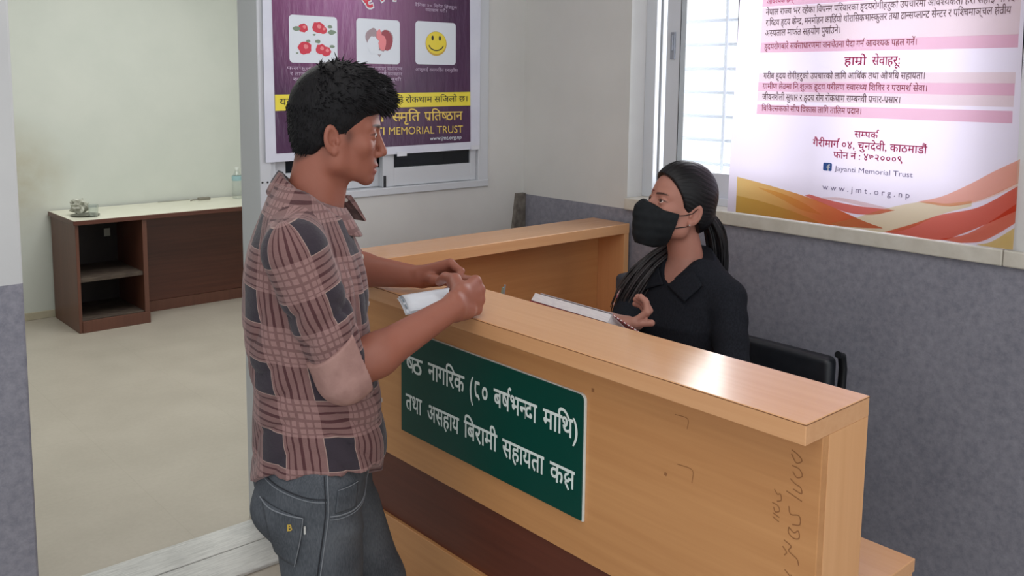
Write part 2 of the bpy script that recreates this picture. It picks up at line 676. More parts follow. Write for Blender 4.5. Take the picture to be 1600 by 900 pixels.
def spline(pts, n=24):
    """Catmull-Rom through 2-D points"""
    out = []
    P = [np.array(p, float) for p in pts]
    P = [2 * P[0] - P[1]] + P + [2 * P[-1] - P[-2]]
    for i in range(1, len(P) - 2):
        for k in range(n):
            s = k / n
            a, b, c, d = P[i - 1:i + 3]
            out.append(tuple(0.5 * ((2 * b) + (c - a) * s + (2 * a - 5 * b + 4 * c - d) * s * s + (3 * b - a - 3 * c + d) * s ** 3)))
    out.append(tuple(P[-2]))
    return out
# ---------------------------------------------------------------- reception counter
W1, W2 = rgb(190, 134, 84), rgb(204, 149, 97)
M_wy = wood('beech_laminate_lengthwise', W1, W2, 'y', 0.38)
M_wx = wood('beech_laminate_crosswise', W1, W2, 'x', 0.38)
M_wz = wood('beech_laminate_upright', rgb(212, 156, 106), rgb(222, 168, 118), 'z', 0.38)
M_topy = wood('beech_ledge_lengthwise', rgb(208, 154, 108), rgb(218, 166, 120), 'y', 0.2, 0.6)
M_topx = wood('beech_ledge_crosswise', rgb(208, 154, 108), rgb(218, 166, 120), 'x', 0.2, 0.6)
M_darkw = wood('dark_brown_laminate', rgb(84, 40, 28), rgb(104, 54, 38), 'y', 0.45)
ct = empty('reception_counter', (1.41, 1.55, 0))
tag(ct, 'long beech reception counter with raised ledge and dark brown band', 'counter')
MB().rbox(1.28, 1.487, 0.727, 2.447, 1.043, 1.08, 0.0012, 1).build('ledge', M_topy, ct)
MB().rbox(1.4875, 2.612, 2.258, 2.447, 1.043, 1.08, 0.0012, 1).build('ledge', M_topx, ct)
MB().rbox(1.336, 1.356, 0.7275, 2.43, 0.605, 1.043, 0.0015).build('front_panel', M_wy, ct)
MB().rbox(1.346, 1.356, 0.735, 2.43, 0.425, 0.605, 0.001).build('dark_band', M_darkw, ct)
MB().rbox(1.336, 1.356, 0.7275, 2.43, 0.0, 0.425, 0.0015).build('lower_panel', M_wy, ct)
MB().rbox(1.3565, 1.487, 0.7275, 0.755, 0.0, 1.043, 0.0008).build('end_panel', M_wz, ct)
MB().rbox(2.586, 2.612, 2.26, 2.43, 0.0, 1.043, 0.0015).build('end_panel', M_wz, ct)
MB().rbox(1.3565, 2.585, 2.392, 2.43, 0.0, 1.043, 0.0015).build('back_panel', M_wx, ct)
MB().rbox(1.357, 1.69, 0.716, 2.391, 0.685, 0.712, 0.002).build('worktop', M_topy, ct)
MB().rbox(1.6905, 2.585, 1.98, 2.391, 0.685, 0.712, 0.002).build('worktop', M_topx, ct)
MB().rbox(1.488, 1.69, 0.72, 0.74, 0.0, 0.685, 0.0015).build('pedestal_panel', M_wz, ct)
M_joint = mat('dark_glue_line', rgb(122, 78, 48), 0.7)
MB().box(1.2797, 1.487, 0.7267, 0.7272, 1.0772, 1.0786).box(1.2797, 1.2802, 0.7267, 2.447, 1.0772, 1.0786).build('edge_joint', M_joint, ct)
M_scr = mat('pencil_scribble', rgb(150, 100, 60), 0.8)
sk = Ink((1.336, 0, 0), (0, -1, 0), (0, 0, 1), (-1, 0, 0))


def scrib(pts, w=0.0022):
    vs, fs = stroke([(-a, b) for a, b in spline(pts, 5)], w)
    sk.flat(vs, fs, M_scr, 0.0004)


# hand-written digits running up the panel beside the near end
y0 = 0.775
for pts in ([(y0 + .008, 1.005), (y0 - .004, 1.0), (y0 - .012, .992), (y0 - .002, .985), (y0 + .008, .998)],
            [(y0 + .006, .978), (y0 - .008, .976), (y0 - .014, .966), (y0 - .004, .96), (y0 + .004, .968)],
            [(y0 + .008, .954), (y0 - .002, .948), (y0 - .012, .945), (y0 - .014, .935), (y0 + .002, .938)],
            [(y0 + .014, .93), (y0 - .016, .922)],
            [(y0 + .008, .905), (y0 + .004, .892), (y0 - .012, .895), (y0 - .014, .88), (y0 + .0, .875)],
            [(y0 + .006, .868), (y0 - .004, .862), (y0 - .012, .868), (y0 - .014, .856), (y0 - .004, .852), (y0 + .006, .858), (y0 + .006, .868)],
            [(y0 + .014, .842), (y0 + .0, .836), (y0 + .004, .826), (y0 - .012, .818), (y0 - .016, .808)],
            [(y0 + .016, .83), (y0 + .008, .822), (y0 + .012, .815)],
            [(y0 + .01, .79), (y0 + .0, .782), (y0 + .006, .775), (y0 - .008, .77), (y0 - .002, .786)],
            [(y0 + .008, .76), (y0 - .006, .752)],
            [(.812, .925), (.806, .918), (.8, .92), (.798, .91), (.806, .905)],
            [(.815, .9), (.804, .898), (.8, .89), (.808, .885), (.812, .893)],
            [(.813, .882), (.8, .878)], [(.813, .875), (.8, .87)]):
    scrib(pts)
sk.build('handwritten_marks', ct)
sk = Ink((1.336, 0, 0), (0, -1, 0), (0, 0, 1), (-1, 0, 0))
scrib([(1.03, .995), (1.0, .995), (1.0, .975)], 0.0014)
scrib([(1.02, .90), (.985, .9), (.985, .875)], 0.0014)
scrib([(1.245, .985), (1.238, .985)], 0.008)
scrib([(1.05, .872), (1.044, .87)], 0.007)
sk.build_each('scratch', ct)


# ---------------------------------------------------------------- green sign on the counter front
M_green = mat('dark_green_acrylic', rgb(3, 66, 56), 0.3, 0, 0.4)
M_white_ink = mat('white_vinyl_lettering', rgb(222, 232, 228), 0.5)
M_rim = mat('white_sign_edge', rgb(222, 226, 222), 0.5)
sg = empty('sign_board', (1.33, 1.587, 0.694))
tag(sg, 'dark green sign board with two lines of white lettering on the counter front', 'sign')
r = 0.014
pl = arc(0.659 - r, 0.276 - r, r, 90, 0, 5)[::-1]
poly = arc(0.661 - r, 0.277 - r, r, 0, 90, 5) + [(0.0, 0.277), (0.0, 0.0), (0.661, 0.0)]
MB().prism(poly, (1.3355, 1.918, 0.6945), (0, -1, 0), (0, 0, 1), (-1, 0, 0), 0.005).build('backing_board', M_rim, sg)
poly = arc(0.658 - r, 0.2755 - r, r, 0, 90, 5) + [(0.0, 0.2755), (0.0, 0.002), (0.658, 0.002)]
MB().prism(poly, (1.3304, 1.918, 0.6945), (0, -1, 0), (0, 0, 1), (-1, 0, 0), 0.003).build('face_panel', M_green, sg)
ik = Ink((1.3274, 0, 0), (0, -1, 0), (0, 0, 1), (-1, 0, 0))
HB = 0.034
EM = 0.064
for s, ya, yb, zb in (('ज्येष्ठ', 1.985, 1.8225, 0.8655), ('नागिरक', 1.7995, 1.6525, 0.8685), ('(E०', 1.6325, 1.5665, 0.869), ('बषRभन्दा', 1.5445, 1.3975, 0.8695), ('मािथ)', 1.3795, 1.2735, 0.869),
                      ('तथा', 1.897, 1.8255, 0.7615), ('असहाय', 1.802, 1.6725, 0.759), ('िबरामी', 1.654, 1.530, 0.7605), ('सहायता', 1.5125, 1.373, 0.759), ('कQ', 1.355, 1.2795, 0.757)):
    if s == 'ज्येष्ठ':
        g = devanagari('ष्ठ', 0.016)
        ik.text(g, -1.8975, zb, -1.8225, zb, EM, M_white_ink)
        continue
    g = devanagari(s, 0.016)
    ik.text(g, -ya, zb - (0.004 if 'E' in s else 0), -yb, zb - (0.004 if 'E' in s else 0), EM * (1.14 if 'E' in s else 1.0), M_white_ink)
ik.build_each('lettering', sg)

# ---------------------------------------------------------------- purple poster on the back window
M_paper = noisy('poster_paper', rgb(206, 208, 222), rgb(214, 216, 228), 9, 0.5)
M_purple = mat('purple_print', None, 0.38, 0, 0.5)
t = NT(M_purple)
v = t.coord('Object')
sp = t.add('ShaderNodeSeparateXYZ')
t.link(v, sp.inputs[0])
dx = t.math('DIVIDE', t.math('SUBTRACT', sp.outputs[0], 1.74), 0.47)
dz = t.math('DIVIDE', t.math('SUBTRACT', sp.outputs[2], 1.92), 0.42)
rr = t.math('SQRT', t.math('ADD', t.math('MULTIPLY', dx, dx), t.math('MULTIPLY', dz, dz)))
t.link(t.ramp(rr, [(0.0, rgb(158, 100, 148)), (0.6, rgb(112, 58, 100)), (1.0, rgb(70, 32, 70))]), t.b.inputs['Base Color'])
vw = t.coord('Object', (26, 26, 7))
t.bump(t.noise(vw, 1.2, 3.0), 0.5, 0.01)
M_yel = mat('yellow_print', rgb(232, 214, 60), 0.45)
M_yel2 = mat('gold_lettering', rgb(228, 196, 92), 0.45)
M_blk = mat('black_print', rgb(36, 32, 30), 0.5)
M_lil = mat('pale_lettering', rgb(196, 176, 200), 0.5)
M_tile = mat('tile_print', rgb(216, 222, 230), 0.45)
M_red = mat('red_print', rgb(202, 44, 66), 0.45)
M_dred = mat('dark_red_print', rgb(150, 54, 66), 0.45)
M_leaf = mat('leaf_print', rgb(120, 138, 116), 0.45)
M_pinkish = mat('pink_print', rgb(226, 128, 132), 0.45)
M_gry = mat('mauve_grey_print', rgb(160, 140, 146), 0.45)
M_smile = mat('smiley_yellow_print', rgb(230, 208, 48), 0.4)
M_smile2 = mat('smiley_shade_print', rgb(196, 160, 52), 0.4)

ps = empty('wall_poster', (1.9, 2.864, 1.327))
tag(ps, 'purple poster with white tiles, yellow stripe and gold lettering taped over the back window', 'poster')
bm = bmesh.new()
NU, NV = 60, 60
gridv = []
PX0, PX1, PZ0, PZ1 = 1.4285, 2.3725, 1.327, 2.44


def pz0(x):
    return PZ0 + (x - PX0) / (PX1 - PX0) * 0.0085


vs, fs = [], []
for i in range(NU + 1):
    for j in range(NV + 1):
        x = PX0 + (PX1 - PX0) * i / NU
        z = pz0(x) + (PZ1 - pz0(x)) * j / NV
        vs.append((x, 2.8665, z))
for i in range(NU):
    for j in range(NV):
        a = i * (NV + 1) + j
        fs.append((a, a + NV + 1, a + NV + 2, a + 1))
sheet = MB().raw(vs, fs).build('paper_sheet', M_paper, ps)
sol = sheet.modifiers.new('thick', 'SOLIDIFY')
sol.thickness = 0.0012
pk = Ink((0, 2.8645, 0), (1, 0, 0), (0, 0, 1), (0, -1, 0))
pk.poly([(1.456, 2.40), (1.468, 1.356), (2.3245, 1.3655), (2.309, 2.40)], M_purple, 0.0)
pk.build('purple_ground', ps)
pk = Ink((0, 2.8640, 0), (1, 0, 0), (0, 0, 1), (0, -1, 0))
pk.poly([(1.4665, 1.5575), (1.467, 1.5025), (2.3215, 1.5115), (2.3205, 1.566)], M_yel, 0)
for (a, b, c, d) in ((1.5236, 1.7124, 1.6669, 1.8295), (1.7907, 1.9803, 1.6695, 1.8315), (2.0514, 2.2459, 1.6718, 1.8345)):
    pk.rrect(a, b, c, d, 0.014, M_tile, 0.0)
# fruits
rnd = random.Random(3)


_bl = [0]


def blob(u, v, ru, rv, m, lift=0.0004, n=14, jit=0.12, a0=0):
    _bl[0] += 1
    lift += _bl[0] * 0.00001
    pk.poly([(u + ru * (1 + rnd.uniform(-jit, jit)) * math.cos(2 * math.pi * k / n + a0), v + rv * (1 + rnd.uniform(-jit, jit)) * math.sin(2 * math.pi * k / n + a0)) for k in range(n)], m, lift)


for (u, v, w) in ((1.578, 1.786, .018), (1.636, 1.79, .024), (1.655, 1.782, .016), (1.583, 1.719, .026), (1.646, 1.715, .022), (1.667, 1.708, .02)):
    blob(u, v, w, w * 0.85, M_red)
    blob(u + .004, v + .004, w * .35, w * .3, M_pinkish, 0.0007)
for (u, v, a) in ((1.553, 1.783, .015), (1.69, 1.776, .016), (1.683, 1.795, .010), (1.596, 1.742, .009), (1.634, 1.742, .012), (1.69, 1.726, .01), (1.553, 1.70, .005), (1.62, 1.765, .006)):
    blob(u, v, a, a * .55, M_leaf, 0.0003, 10, .2)
# heart with two faint figures
hp = []
for k in range(40):
    q = 2 * math.pi * k / 40
    hp.append((1.889 + 0.0038 * 16 * math.sin(q) ** 3, 1.752 + 0.0036 * (13 * math.cos(q) - 5 * math.cos(2 * q) - 2 * math.cos(3 * q) - math.cos(4 * q))))
pk.flat([(1.889, 1.75)] + hp, [(0, k + 1, (k + 1) % 40 + 1) for k in range(40)], M_gry, 0.0003)
blob(1.862, 1.738, .026, .032, M_tile, 0.0006)
blob(1.862, 1.783, .015, .016, M_gry, 0.0007)
blob(1.918, 1.755, .03, .038, M_dred, 0.0005)
blob(1.902, 1.745, .017, .03, M_pinkish, 0.0008)
blob(1.887, 1.775, .012, .02, M_pinkish, 0.0009)
blob(1.885, 1.712, .02, .008, M_tile, 0.0008)
# smiley
pk.poly([(2.1493 + .051 * math.cos(2 * math.pi * k / 40), 1.752 + .0465 * math.sin(2 * math.pi * k / 40)) for k in range(40)], M_smile2, 0.0003)
pk.poly([(2.1493 + .048 * math.cos(2 * math.pi * k / 40), 1.755 + .042 * math.sin(2 * math.pi * k / 40)) for k in range(40)], M_smile, 0.0005)
for u in (2.132, 2.167):
    pk.poly([(u + .0055 * math.cos(2 * math.pi * k / 16), 1.773 + .0095 * math.sin(2 * math.pi * k / 16)) for k in range(16)], M_blk, 0.0008)
pk.flat(*stroke([(2.1493 + .036 * math.cos(R(a)), 1.752 + .026 * math.sin(R(a))) for a in range(195, 346, 10)], 0.0045), M_blk, 0.0008)
pk.build('printed_pictures', ps)
pk = Ink((0, 2.8636, 0), (1, 0, 0), (0, 0, 1), (0, -1, 0))
pk.text(devanagari('जयन्ती', 0.010), 1.64, 1.4565, 1.915, 1.4565, .052, M_yel2)
pk.text(devanagari('स्मृित', 0.010), 1.9403, 1.4565, 2.0715, 1.4565, .052, M_yel2)
pk.text(devanagari('प/ितष्ठान', 0.010), 2.092, 1.4560, 2.281, 1.4560, .052, M_yel2)
pk.text(latin('JAYANTI'), 1.722, 1.4075, 1.908, 1.4062, .0415, M_yel2)
pk.text(latin('MEMORIAL TRUST'), 1.928, 1.4062, 2.2825, 1.404, .0415, M_yel2)
pk.text(latin('www.jmt.org.np', 0.008), 2.119, 1.379, 2.2755, 1.3795, .0215, M_tile)
pk.text(devanagari('यस रोग लागेपिछ भन्दा तर यसको रोकथाम सिजलो छ।'), 1.4835, 1.522, 2.3045, 1.5285, .034, M_blk)
for (s, a, b, z) in (('फलफूल र हिरयो', 1.512, 1.70, 1.643), ('र ताजा तरकारी धेरै', 1.524, 1.70, 1.624), ('खाने गरौं', 1.534, 1.66, 1.605),
                     ('पिरवारमा मायालु वातावरण', 1.795, 1.99, 1.647), ('र सबैसंग राम्रो ब्यवहार', 1.80, 1.99, 1.628), ('गरौं सधैं खुशी', 1.83, 1.985, 1.608), ('रहौं।', 1.87, 1.93, 1.589),
                     ('आफूलाई तनावरिहत राख्नुहोस्।', 2.051, 2.2545, 1.646), ('दैिनक २० िमनेट िहंडडुल', 2.048, 2.25, 1.889), ('व्यायाम गरौं।', 2.097, 2.20, 1.873)):
    pk.text(devanagari(s), a, z, b, z, .0165, M_lil)
pk.text(devanagari('हृदय', 0.05), 1.80, 1.902, 1.975, 1.905, .12, M_tile)
pk.text(devanagari('हृदय', 0.012), 1.803, 1.903, 1.972, 1.906, .118, M_red, 0.0012)
pk.build_each('lettering', ps)
M_tape = mat('clear_tape', rgb(216, 218, 226), 0.2)
for (x, z) in ((2.325, 1.345), (1.965, 1.335)):
    MB().rbox(x, x + 0.045, 2.8625, 2.8632, z - .012, z + .006, 0.0002).build('clear_tape', M_tape, ps)

# ---------------------------------------------------------------- banner on the right wall
M_ban = mat('banner_flex', rgb(216, 208, 222), 0.5, 0, 0.25)
t = NT(M_ban)
tl = t.add('ShaderNodeBsdfTranslucent')
tl.inputs[0].default_value = rgb(214, 204, 222)
mx = t.add('ShaderNodeMixShader')
mx.inputs[0].default_value = 0.24
t.link(t.b.outputs[0], mx.inputs[1])
t.link(tl.outputs[0], mx.inputs[2])
t.link(mx.outputs[0], t.n['Material Output'].inputs['Surface'])


def ink_film(name, c):
    """thin ink layer: tints what lies under it"""
    m = mat(name, c)
    t = NT(m)
    tr = t.add('ShaderNodeBsdfTransparent')
    tr.inputs[0].default_value = tuple(math.sqrt(q) for q in c[:3]) + (1,)
    df = t.add('ShaderNodeBsdfDiffuse')
    df.inputs[0].default_value = c
    mx = t.add('ShaderNodeMixShader')
    mx.inputs[0].default_value = 0.10
    t.link(tr.outputs[0], mx.inputs[1])
    t.link(df.outputs[0], mx.inputs[2])
    t.link(mx.outputs[0], t.n['Material Output'].inputs['Surface'])
    return m


bn = empty('wall_banner', (2.61, 1.36, 1.178))
tag(bn, 'large white printed banner with pink bands and orange ribbon swirls over the right window', 'banner')
BX = 2.612
BY0, BY1, BZ0, BZ1 = 0.905, 1.822, 1.1785, 2.42
vs, fs = [], []
NU, NV = 70, 60


def wave(y, z):
    return 0.0035 * math.sin((y - 1.0) * 17) * max(0.0, (z - 1.45)) + 0.002 * math.sin(y * 31 + z * 3) * max(0, z - 1.5)


for i in range(NU + 1):
    for j in range(NV + 1):
        y = BY1 + (BY0 - BY1) * i / NU
        z = BZ0 + (BZ1 - BZ0) * j / NV
        yy = y - (0.017 * (z - BZ0) / 0.71 if i == 0 else 0) + (0.03 * max(0, (z - 1.18)) if i == NU else -0.027 * max(0, 1 - (z - 1.18) / .25) if i == NU else 0)
        vs.append((BX + 0.0015, yy, z))
for i in range(NU):
    for j in range(NV):
        a = i * (NV + 1) + j
        fs.append((a, a + NV + 1, a + NV + 2, a + 1))
MB().raw(vs, fs).build('banner_sheet', M_ban, bn)
bk = Ink((BX, 0, 0), (0, -1, 0), (0, 0, 1), (-1, 0, 0))
F_beige = ink_film('beige_band_print', rgb(240, 222, 214))
F_pink = ink_film('pink_band_print', rgb(236, 182, 194))
F_side = ink_film('margin_print', rgb(240, 232, 240))
for (a, z1, z2, m) in ((1.7155, 1.885, 1.862, F_pink), (1.7155, 1.859, 1.7485, F_beige), (1.7158, 1.7475, 1.7145, F_pink), (1.7172, 1.648, 1.62, F_beige), (1.7188, 1.619, 1.588, F_pink), (1.7192, 1.5865, 1.558, F_beige), (1.7199, 1.5455, 1.5145, F_pink)):
    z2b, z1b = z2 + .003, z1 + .005
    bk.poly([(-a, z1), (-a - .001, z2), (-.932, z2b), (-.933, z1b)], m, 0.0)
bk.build('printed_bands', bn)
rb = Ink((BX, 0, 0), (0, -1, 0), (0, 0, 1), (-1, 0, 0))
YR = 0.905


def U(*p):
    return [(-a, b) for a, b in p]


def ribbon(top, bot, m, lift):
    a, b = spline(U(*top), 12), spline(U(*bot), 12)
    n = 60

    def rs(p):
        q = np.array(p)
        d = np.r_[0, np.cumsum(np.hypot(*np.diff(q, axis=0).T))]
        s = np.linspace(0, d[-1], n)
        return list(zip(np.interp(s, d, q[:, 0]), np.interp(s, d, q[:, 1])))
    rb.band(rs(a), rs(b), m, lift)


I = lambda nm, *c: ink_film(nm, rgb(*c))
B0 = 1.1792
M_grad = ink_film('yellow_to_orange_ribbon', rgb(240, 190, 110))
t = NT(M_grad)
sp = t.add('ShaderNodeSeparateXYZ')
t.link(t.coord('Object'), sp.inputs[0])
gcol = t.ramp(t.math('DIVIDE', t.math('SUBTRACT', 1.79, sp.outputs[1]), 0.5), [(0.0, rgb(250, 226, 150)), (0.35, rgb(244, 206, 128)), (0.62, rgb(240, 164, 104)), (1.0, rgb(228, 116, 84))])
for nd in t.n:
    if nd.type in ('BSDF_TRANSPARENT', 'BSDF_DIFFUSE'):
        t.link(gcol, nd.inputs[0])
ribbon([(1.786, 1.300), (1.68, 1.285), (1.54, 1.262), (1.43, 1.235), (1.33, 1.205), (1.27, 1.192)], [(1.786, B0), (1.70, B0), (1.56, B0), (1.44, B0), (1.34, B0 + .004), (1.27, 1.190)], M_grad, 0.0)
ribbon([(1.786, 1.236), (1.70, 1.228), (1.60, 1.212), (1.5, 1.190), (1.47, B0)], [(1.786, B0), (1.70, B0), (1.62, B0), (1.53, B0), (1.472, B0)], I('olive_yellow_ribbon', 232, 214, 140), 0.0004)
ribbon([(1.70, 1.272), (1.62, 1.262), (1.54, 1.24), (1.47, 1.21)], [(1.70, 1.270), (1.62, 1.245), (1.54, 1.215), (1.47, 1.208)], I('amber_ribbon', 244, 206, 140), 0.0004)
ribbon([(1.515, 1.268), (1.44, 1.256), (1.36, 1.249), (1.29, 1.249), (1.234, 1.2496)], [(1.53, 1.262), (1.46, 1.243), (1.38, 1.225), (1.30, 1.228), (1.234, 1.2494)], I('dark_red_ribbon', 222, 92, 70), 0.0008)
ribbon([(1.47, 1.262), (1.41, 1.268), (1.33, 1.262), (1.25, 1.252)], [(1.47, 1.258), (1.41, 1.258), (1.33, 1.250), (1.25, 1.2496)], I('pale_peach_ribbon', 236, 206, 196), 0.0)
ribbon([(1.44, 1.183), (1.36, 1.21), (1.27, 1.248), (1.16, 1.282), (1.09, 1.285), (1.02, 1.30)], [(1.42, B0), (1.34, B0), (1.26, B0), (1.19, 1.20), (1.11, 1.248), (1.02, 1.285)], I('olive_ribbon', 236, 224, 170), 0.001)
ribbon([(1.17, 1.281), (1.10, 1.305), (1.03, 1.345), (.97, 1.385), (YR, 1.424)], [(1.14, 1.279), (1.08, 1.278), (1.02, 1.295), (.96, 1.325), (YR, 1.36)], I('peach_ribbon', 246, 172, 138), 0.0012)
ribbon([(1.265, B0), (1.18, 1.215), (1.10, 1.252), (1.0, 1.285), (YR, 1.352)], [(1.20, B0), (1.10, B0), (1.04, 1.205), (.97, 1.245), (YR, 1.285)], I('red_ribbon', 228, 100, 72), 0.0015)
ribbon([(1.10, B0 + .002), (1.03, 1.205), (.97, 1.247), (YR, 1.305)], [(1.04, B0), (.99, 1.19), (.95, 1.215), (YR, 1.252)], I('coral_ribbon', 232, 116, 82), 0.0018)
ribbon([(1.08, 1.279), (1.0, 1.305), (YR, 1.362)], [(1.08, 1.277), (1.0, 1.300), (YR, 1.352)], I('light_edge_ribbon', 250, 222, 196), 0.002)
ribbon([(1.0, B0 + .001), (.96, 1.195), (YR, 1.24)], [(.98, B0), (.95, B0), (YR, B0)], I('lemon_ribbon', 236, 206, 120), 0.002)
rb.build('ribbon_artwork', bn)
M_txt = mat('brown_text_print', rgb(92, 62, 66), 0.5)
M_mag = mat('magenta_text_print', rgb(188, 30, 92), 0.5)
M_vio = mat('violet_text_print', rgb(120, 108, 142), 0.5)
M_blue = mat('blue_logo_print', rgb(58, 96, 170), 0.45)
bt = Ink((BX - .0022, 0, 0), (0, -1, 0), (0, 0, 1), (-1, 0, 0))
for (s, a, za, b, zb, e, m) in (
        ('आवश्यक छन्', 1.698, 1.870, 1.60, 1.872, .026, M_mag),
        ('नेपाल राज्य भर रहेका िवपन्न पिरवारका हृदयरोगीहरुको उपचारमा आवश्यकता हेरी सहाई गिनर्दै', 1.7006, 1.8345, .945, 1.8385, .029, M_txt),
        ('रािष्ट्रय हृदय केन्द्र, मनमोहन कािर्डयो थोरािसकभास्कुलर तथा ट्रान्सप्लान्ट सेन्टर र पिश्चमाञ्चल क्षेत्रीय', 1.6988, 1.8000, .9546, 1.8070, .030, M_txt),
        ('अस्पताल मार्फत सहयोग पुर्याउने।', 1.6991, 1.7670, 1.4381, 1.7695, .030, M_txt),
        ('हृदयरोगबारे सर्वसाधारणमा जनचेतना पैदा गर्न आवश्यक पहल गर्ने।', 1.7003, 1.7245, 1.2012, 1.7296, .028, M_dred),
        ('गरीब हृदय रोगीहरुको उपचारको लािग आिर्थक तथा औषिध सहायता।', 1.6989, 1.6300, 1.1718, 1.6335, .029, M_txt),
        ('ग्रामीण क्षेत्रमा िन:शुल्क हृदय परीक्षण स्वास्थ्य िशिवर र परामर्श सेवा।', 1.7006, 1.5975, 1.1632, 1.5984, .027, M_dred),
        ('जीवनशैली सुधार र हृदय रोग रोकथाम सम्बन्धी प/चार-प/सार।', 1.7001, 1.5622, 1.2388, 1.5632, .029, M_txt),
        ('िचिकत्सकको सीप िवकास लािग तािलम प/दान।', 1.7003, 1.5255, 1.3558, 1.5266, .027, M_dred)):
    bt.text(devanagari(s, 0.006), -a, za, -b, zb, e, m)
for (s, a, b, z, e, m) in (('हाम/ो', 1.4192, 1.3475, 1.6735, .0375, M_mag), ('सेवाहरूः', 1.331, 1.2455, 1.6735, .0375, M_mag), ('सम्पकR', 1.3731, 1.296, 1.4563, .030, M_mag),
                           ('गैरीमागR ०४, चुनदेवी, काठमाडौं', 1.5100, 1.1506, 1.4215, .033, M_mag), ('फोन नं : ४७२०००९', 1.4383, 1.2208, 1.3895, .030, M_mag)):
    bt.text(devanagari(s, 0.012), -a, z, -b, z, e, m)
bt.text(latin('Jayanti Memorial Trust'), -1.432, 1.3500, -1.1877, 1.3502, .0225, M_vio)
bt.text(latin('w w w . j m t . o r g . n p'), -1.469, 1.2880, -1.1933, 1.2893, .026, M_vio)
bt.build_each('lettering', bn)
lg = Ink((BX - .0022, 0, 0), (0, -1, 0), (0, 0, 1), (-1, 0, 0))
lg.rrect(-1.4706, -1.4415, 1.3475, 1.3725, 0.004, M_blue, 0.0)
lg.flat(*stroke([(-1.4475, 1.3665), (-1.4515, 1.3668), (-1.4535, 1.364), (-1.4535, 1.3476)], .0042), M_tile, 0.0006)
lg.flat(*stroke([(-1.459, 1.3595), (-1.4475, 1.3595)], .0038), M_tile, 0.0008)
lg.build('social_logo', bn)

# ---------------------------------------------------------------- desk in the store room
M_maho = wood('dark_mahogany_laminate', rgb(78, 42, 32), rgb(98, 54, 40), 'x', 0.35)
M_mahz = wood('dark_mahogany_upright', rgb(92, 56, 44), rgb(108, 68, 54), 'z', 0.4)
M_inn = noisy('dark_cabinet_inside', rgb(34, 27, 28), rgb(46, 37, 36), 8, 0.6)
M_cream = noisy('cream_laminate', rgb(222, 220, 202), rgb(230, 228, 212), 7, 0.3)
M_dust = noisy('dusty_shelf', rgb(62, 50, 44), rgb(84, 72, 62), 14, 0.7)
dk = empty('office_desk', (2.6, 6.2, 0))
tag(dk, 'dark mahogany desk with cream top and open shelves in the far room', 'desk')
MB().rbox(1.672, 3.3, 5.935, 6.485, 0.688, 0.716, 0.003).build('desk_edge', M_maho, dk)
MB().box(1.676, 3.296, 5.939, 6.481, 0.716, 0.7185).build('desk_top', M_cream, dk)
MB().rbox(1.684, 1.704, 5.95, 6.47, 0, 0.688, 0.002).build('side_panel', M_mahz, dk)
MB().rbox(2.092, 2.122, 5.95, 6.47, 0, 0.688, 0.002).build('side_panel', M_mahz, dk)
MB().box(1.704, 2.092, 6.44, 6.455, 0.0, 0.688).build('back_panel', M_inn, dk)
MB().rbox(1.704, 2.092, 5.965, 6.44, 0.32, 0.345, 0.002).build('shelf', M_dust, dk)
MB().rbox(1.704, 2.092, 5.965, 6.44, 0.06, 0.082, 0.002).build('shelf', M_dust, dk)
MB().rbox(1.704, 2.125, 5.945, 5.963, 0.0, 0.075, 0.002).build('plinth', M_mahz, dk)
MB().rbox(2.122, 3.25, 6.22, 6.24, 0.075, 0.688, 0.002).build('modesty_panel', M_maho, dk)
MB().rbox(2.122, 3.25, 6.213, 6.219, 0.0, 0.075, 0.001).build('plinth', M_mahz, dk)
MB().rbox(3.25, 3.28, 5.95, 6.47, 0, 0.688, 0.002).build('side_panel', M_mahz, dk)
MB().rbox(2.005, 2.045, 6.43, 6.438, 0.52, 0.575, 0.002).build('socket_plate', mat('socket_plastic', rgb(190, 190, 180), 0.4), dk)
# ---------------------------------------------------------------- small things
DT = 0.7185
M_pet = mat('clear_plastic', rgb(235, 240, 240), 0.08)
t = NT(M_pet)
tr = t.add('ShaderNodeBsdfTransparent')
tr.inputs[0].default_value = (0.94, 0.96, 0.96, 1)
gl = t.add('ShaderNodeBsdfGlossy')
gl.inputs['Roughness'].default_value = 0.1
mx = t.add('ShaderNodeMixShader')
lw = t.add('ShaderNodeLayerWeight')
lw.inputs[0].default_value = 0.25
t.link(t.math('ADD', t.math('MULTIPLY', lw.outputs['Facing'], 0.5), 0.05), mx.inputs[0])
t.link(tr.outputs[0], mx.inputs[1])
t.link(gl.outputs[0], mx.inputs[2])
t.link(mx.outputs[0], t.n['Material Output'].inputs['Surface'])
bo = empty('water_bottle', (2.93, 6.34, DT))
tag(bo, 'clear plastic water bottle with pale blue label on the desk', 'bottle')
MB().lathe([(0.0, 0.002), (0.03, 0.001), (0.036, 0.008), (0.037, 0.05), (0.034, 0.06), (0.037, 0.07), (0.037, 0.15), (0.034, 0.165), (0.018, 0.2), (0.0135, 0.21), (0.0135, 0.222)], (2.93, 6.34, DT), 28).build('bottle_body', M_pet, bo, True)
MB().lathe([(0.0376, 0.135), (0.0381, 0.137), (0.0381, 0.168), (0.0376, 0.17)], (2.93, 6.34, DT), 28).build('label_band', mat('pale_blue_label', rgb(150, 184, 190), 0.4), bo, True)
MB().lathe([(0.0145, 0.208), (0.0155, 0.21), (0.0155, 0.228), (0.014, 0.231), (0, 0.231)], (2.93, 6.34, DT), 24).build('bottle_cap', mat('translucent_white_cap', rgb(214, 218, 214), 0.4), bo, True)

